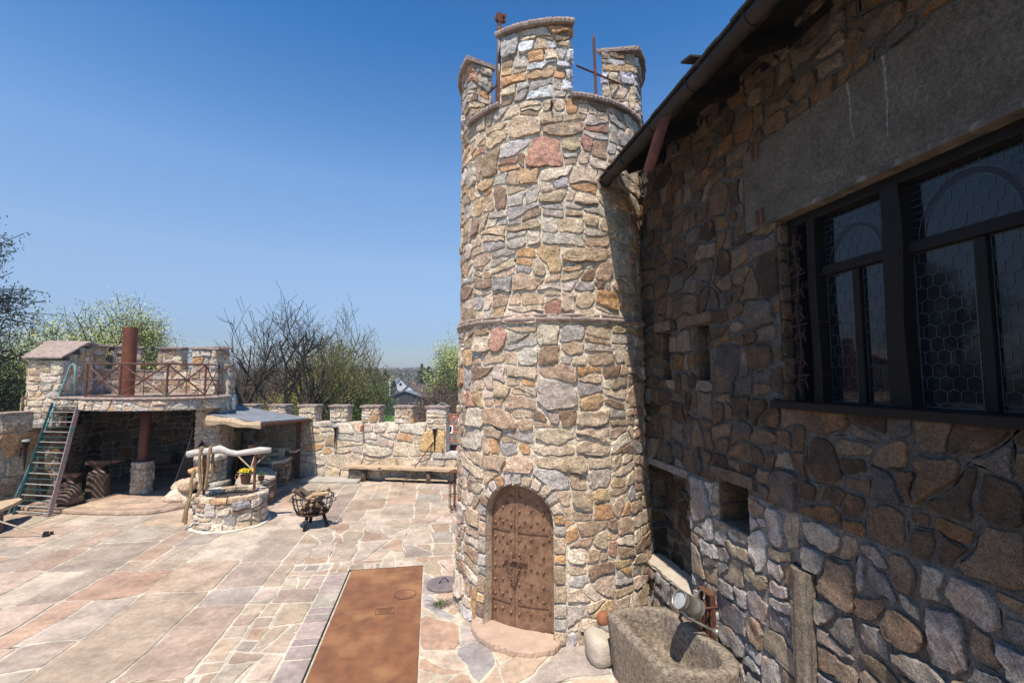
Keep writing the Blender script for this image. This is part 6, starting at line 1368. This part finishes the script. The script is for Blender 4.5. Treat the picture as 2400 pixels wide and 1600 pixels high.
r_br = mat('brown_tile_roof', (.16, .11, .10), (.11, .08, .075), scale=.8, bump=.4, bscale=3); r_or = mat('orange_tile_roof', (.50, .24, .15), (.40, .18, .11), scale=.8, bump=.4, bscale=3); r_gr = mat('grey_sheet_roof', (.20, .22, .25), (.15, .165, .19), scale=.8, bump=.2); r_pk = mat('faded_brown_roof', (.30, .20, .18), (.22, .15, .14), scale=.8, bump=.3)
w_yl = mat('yellow_render', (.66, .58, .30), (.6, .52, .27), scale=.5, bump=0); w_dk = mat('dark_barn_boards', (.085, .08, .085), (.05, .05, .055), scale=.8, bump=.3, stretch=(3, 3, .3)); w_or = mat('orange_brick_wall', (.42, .22, .13), (.33, .17, .10), scale=1, bump=0)
gable_house('gabled_house', 'white gabled house with brown tile roof beside the dark barn', 941, 135, 9.6, 11, 2.6, 6.5, -.38, M['whitep'], r_br, wins=((0, 2.2, .6, .8, 'f'),), chim=2)
gable_house('gabled_house', 'small white gable peeping out between dark firs on the slope', 921, 210, 6.6, 9, 4.6, 7.9, .35, M['whitep'], r_gr, wins=((0, 5.2, 1.1, 1.2, 'f'),))
gable_house('barn', 'dark weathered barn with grey sheet roof in front of the white house', 932, 100, 9.5, 6, 3.3, 5.0, -.12, w_dk, r_gr, wins=((2.2, 1.6, 2.6, 1.3, 'f'),))
gable_house('gabled_house', 'house with orange tiled roof behind bare trees near the forge', 590, 120, 11, 10, 2.6, 6.8, 1.3, w_yl, r_or)
gable_house('gabled_house', 'yellow house with steep dark roof just right of the forge pier', 500, 95, 7.0, 8, 2.4, 6.6, .2, w_yl, r_gr, wins=((1.2, 3.0, .9, 1.3, 'f'), (-1.2, 3.0, .9, 1.3, 'f')))
gable_house('shed', 'low yellow shed with grey roof behind the first merlon', 530, 70, 6.5, 5, 1.9, 3.0, 1.45, w_yl, r_gr)
gable_house('long_house', 'long low house with faded brown roof behind the leafless trees', 765, 110, 8, 12, 2.6, 6.2, 1.42, w_or, r_pk)
gable_house('shed', 'low brown-roofed shed left of the utility pole', 897, 118, 6, 5, 1.8, 4.3, 1.4, w_or, r_br)
gable_house('brick_house', 'orange brick house with grey hipped roof among green bushes', 850, 108, 6, 6, 3.4, 6.2, .3, w_or, r_gr)
gable_house('long_house', 'grey roofed house behind the tangled bushes next to the tower', 1015, 112, 7, 14, 3.0, 6.0, -1.3, w_yl, r_gr)
for px, d, h, lab in ((897, 108, 8.0, 'white concrete utility pole left of the barn'), (1006, 110, 11.0, 'distant white pole among the bushes right of the white house'), (627, 60, 5.4, 'pale teal pole behind the merlons below the big tree')):
    x, y = polar(px, d); z0 = terr(x, y); t = thing('utility_pole', lab, 'pole', (x, y, z0)); obj('pole', MB().tube([(x, y, z0), (x, y, z0 + h)], [.13, .09], 8), M['whitep'] if px > 700 else M['teal'], t)
    if px == 897: obj('cross_arm', MB().span((x - .6, y - .05, z0 + h - .6), (x + .6, y + .05, z0 + h - .5)).span((x - .45, y - .05, z0 + h - 1.1), (x + .45, y + .05, z0 + h - 1.0)), M['whitep'], t)
# neighbouring tiled roof with a skylight, directly beyond the low wall
nr = thing('tiled_outhouse', 'small outhouse roof of red and green tiles with a skylight beside the tower', 'outhouse', (1.6, 17.6, -3))
TL, TRi, BL, BR = Vector((.50, 18.6, 2.02)), Vector((3.6, 17.8, 2.02)), Vector((.36, 16.98, .80)), Vector((3.3, 16.2, .80))
mb = MB(); cols = [((.42, .12, .06), 5), ((.50, .17, .09), 4), ((.13, .20, .18), 2.5), ((.20, .16, .15), 2), ((.33, .10, .07), 3)]; R = random.Random(7); nr_, nc_ = 17, 30; nn = (TRi - TL).cross(BL - TL).normalized()
if nn.z < 0: nn = -nn
for r in range(nr_):
    for c_ in range(nc_):
        o = (.5 if r % 2 else 0); u0, u1 = (c_ + o) / (nc_ + .5) + .002, (c_ + o + 1) / (nc_ + .5) - .002; v0, v1 = r / nr_, (r + 1.12) / nr_
        f = lambda u, v, h: tuple(TL.lerp(TRi, u).lerp(BL.lerp(BR, u), v) + nn * h); hh = R.uniform(0, .006)
        mb.add([f(u0, v0, hh), f(u1, v0, hh), f(u1, v1, .028 + hh), f((u0 + u1) / 2, v1 + .012, .03 + hh), f(u0, v1, .028 + hh), f(u0, v1, .005), f(u1, v1, .005)], [(0, 1, 2, 3, 4), (4, 3, 2, 6, 5)], pick(cols, R))
m_ = stone_mat('glazed_roof_tile', bump=.2, rust=.1, speck=.15); rfo = obj('roof', mb, m_, nr)
mb = MB(); mb.add([tuple(TL - nn * .03), tuple(TRi - nn * .03), tuple(BR - nn * .03), tuple(BL - nn * .03)], [(0, 1, 2, 3)]); 
for k in range(22): p = TL.lerp(TRi, (k + .5) / 22); mb.blob(tuple(p + Vector((0, 0, .02))), (.08, .06, .05), k, .1, 6, 4)
obj('ridge', mb, M['brick'], nr)
body = [(.45, 17.15), (3.3, 16.4), (3.9, 19.0), (.8, 19.8)]; mb = MB(); mb.prism(body, -3, .86); obj('wall', mb, M['whitep'], nr)
f = lambda u, v, h: tuple(TL.lerp(TRi, u).lerp(BL.lerp(BR, u), v) + nn * h)
def sky_box(mb, u0, u1, v0, v1, h): mb.add([f(u0, v0, h), f(u1, v0, h), f(u1, v1, h), f(u0, v1, h), f(u0, v0, .0), f(u1, v0, 0), f(u1, v1, 0), f(u0, v1, 0)], [(0, 1, 2, 3), (0, 4, 5, 1), (1, 5, 6, 2), (2, 6, 7, 3), (3, 7, 4, 0)])
mb = MB(); sky_box(mb, .055, .115, .32, .52, .06); s_ = obj('skylight', mb, M['whitep'], nr); mb = MB(); sky_box(mb, .065, .105, .345, .495, .064); obj('skylight_pane', mb, M['pane'], s_)
# small bits of village life
def car(px, d, col, lab):
    x, y = polar(px, d); z0 = terr(x, y); t = thing('parked_car', lab, 'car', (x, y, z0)); mb = MB(); P = [(-2, .3), (-2, .85), (-1.4, .95), (-.9, 1.4), (.6, 1.42), (1.2, .98), (2, .85), (2, .3)]
    n = len(P); mb.add([(x + a, y - .8, z0 + b) for a, b in P] + [(x + a, y + .8, z0 + b) for a, b in P], [tuple(range(n))[::-1], tuple(range(n, 2 * n))] + [(k, (k + 1) % n, n + (k + 1) % n, n + k) for k in range(n)]); bevel(obj('body', mb, mat(lab[:12].replace(' ', '_'), col, tuple(c * .9 for c in col), rough=.3, bump=0), t), .08)
    for a in (-1.25, 1.25):
        for b in (-.8, .8): Mx = Matrix.Rotation(pi / 2, 3, 'X'); obj('wheel', MB().lathe([(0, -.1), (.32, -.1), (.32, .1), (0, .1)], (x + a, y + b, z0 + .32), 14, M3=Mx), M['black_iron'], t)
    mb = MB(); mb.span((x - .75, y - .82, z0 + 1.0), (x + .7, y - .805, z0 + 1.32)); obj('side_window', mb, M['pane'], t)
car(722, 40, (.04, .15, .5), 'blue car parked beyond the wall in the third merlon gap'); car(672, 46, (.75, .75, .74), 'white car parked beyond the wall in the second merlon gap')

# far wood on the rise: one mass of crowns
R = random.Random(99); mbs = {'b': MB(), 'd': MB(), 'g': MB()}
for k in range(2300):
    a = radians(R.uniform(-48, 22)); d = R.uniform(255, 520); x, y = d * sin(a), d * cos(a); z = terr(x, y); hh = R.uniform(6.5, 11) * (.85 if d < 300 else 1); ty = 'd' if (sin(x * .02) + R.uniform(-.8, .8)) > .55 else ('g' if R.random() < .10 else 'b'); m_ = mbs[ty]; rr = R.uniform(2.2, 3.6) * (.62 if ty == 'd' else 1)
    if ty == 'd':
        vs = [(x, y, z + hh * 1.08)]; n = 7
        for q in range(3):
            for j in range(n): an = 2 * pi * j / n; r2 = rr * (.35 + .35 * q) * R.uniform(.7, 1.25); vs.append((x + r2 * cos(an), y + r2 * sin(an), z + hh * (.85 - .28 * q) + R.uniform(-.4, .4)))
        m_.add(vs, [(0, 1 + j, 1 + (j + 1) % n) for j in range(n)] + [(1 + q * n + j, 1 + (q + 1) * n + j, 1 + (q + 1) * n + (j + 1) % n, 1 + q * n + (j + 1) % n) for q in range(2) for j in range(n)])
    else:
        for q in range(46):
            p = Vector((x + R.gauss(0, rr * .45), y + R.gauss(0, rr * .45), z + hh * R.uniform(.35, 1.0))); u = Vector((R.gauss(0, 1), R.gauss(0, 1), R.gauss(0, 1))).normalized() * R.uniform(.45, .95); v = u.orthogonal().normalized() * R.uniform(.3, .7); m_.add([tuple(p - u), tuple(p + v), tuple(p + u * .8), tuple(p - v * .7)], [(0, 1, 2, 3)])
for key, nm, mm in (('b', 'far_bare_wood', leafm('far_bare_twigs', (.15, .125, .105), (.10, .088, .075))), ('d', 'far_conifer_wood', leafm('far_needles', (.035, .055, .03), (.02, .035, .02))), ('g', 'far_green_wood', leafm('far_spring_leaves', (.16, .18, .06), (.10, .12, .045)))):
    o = obj(nm, mbs[key], mm); o['kind'] = 'stuff'; o['label'] = {'b': 'brown leafless wood on the far rise', 'd': 'dark conifers along the far treeline', 'g': 'pale green patches in the far wood'}[key]; o['category'] = 'wood'
# undergrowth outside the walls
R = random.Random(5); mb = MB()
for k in range(26000):
    a = radians(R.uniform(-52, 20)); d = 22 + 190 * R.random() ** 1.4; x, y = d * sin(a), d * cos(a)
    if inside(lp, x, y) or inside([polar(q, e) for q, e in ((858, 128), (925, 125), (925, 30), (858, 30))], x, y): continue
    c = .5 + .5 * sin(x * .21) * cos(y * .17)
    if R.random() > .25 + .75 * c: continue
    z = terr(x, y); s = .25 + d * .005; p = Vector((x, y, z + abs(R.gauss(0, .6)) * (1 + c))); u = Vector((R.gauss(0, 1), R.gauss(0, 1), R.gauss(.4, .8))).normalized() * s; v = u.orthogonal().normalized() * s * .5; mb.add([tuple(p), tuple(p + u * .5 + v), tuple(p + u), tuple(p + u * .5 - v)], [(0, 1, 2, 3)])
o = obj('undergrowth', mb, mat('scrub_leaves', (.15, .15, .06), (.09, .065, .045), scale=.12, bump=0)); o['kind'] = 'stuff'; o['label'] = 'brown and olive scrub covering the ground beyond the walls'; o['category'] = 'scrub'

# thin spring haze over the valley: far things fade slightly
hz_ = MB(); hz_.span((-3300, -3300, -9), (3300, 3300, 26)); ho = obj('haze', hz_, M['glass']); ho['kind'] = 'stuff'; ho['label'] = 'thin pale haze over the valley'; ho['category'] = 'haze'
hm_ = bpy.data.materials.new('valley_haze'); hm_.use_nodes = True; ht = hm_.node_tree; ht.nodes.clear(); ho.data.materials[0] = hm_
pv = ht.nodes.new('ShaderNodeVolumePrincipled'); pv.inputs['Color'].default_value = (.80, .88, 1.0, 1); pv.inputs['Density'].default_value = .0006; pv.inputs['Anisotropy'].default_value = .2
om = ht.nodes.new('ShaderNodeOutputMaterial'); ht.links.new(pv.outputs[0], om.inputs['Volume'])
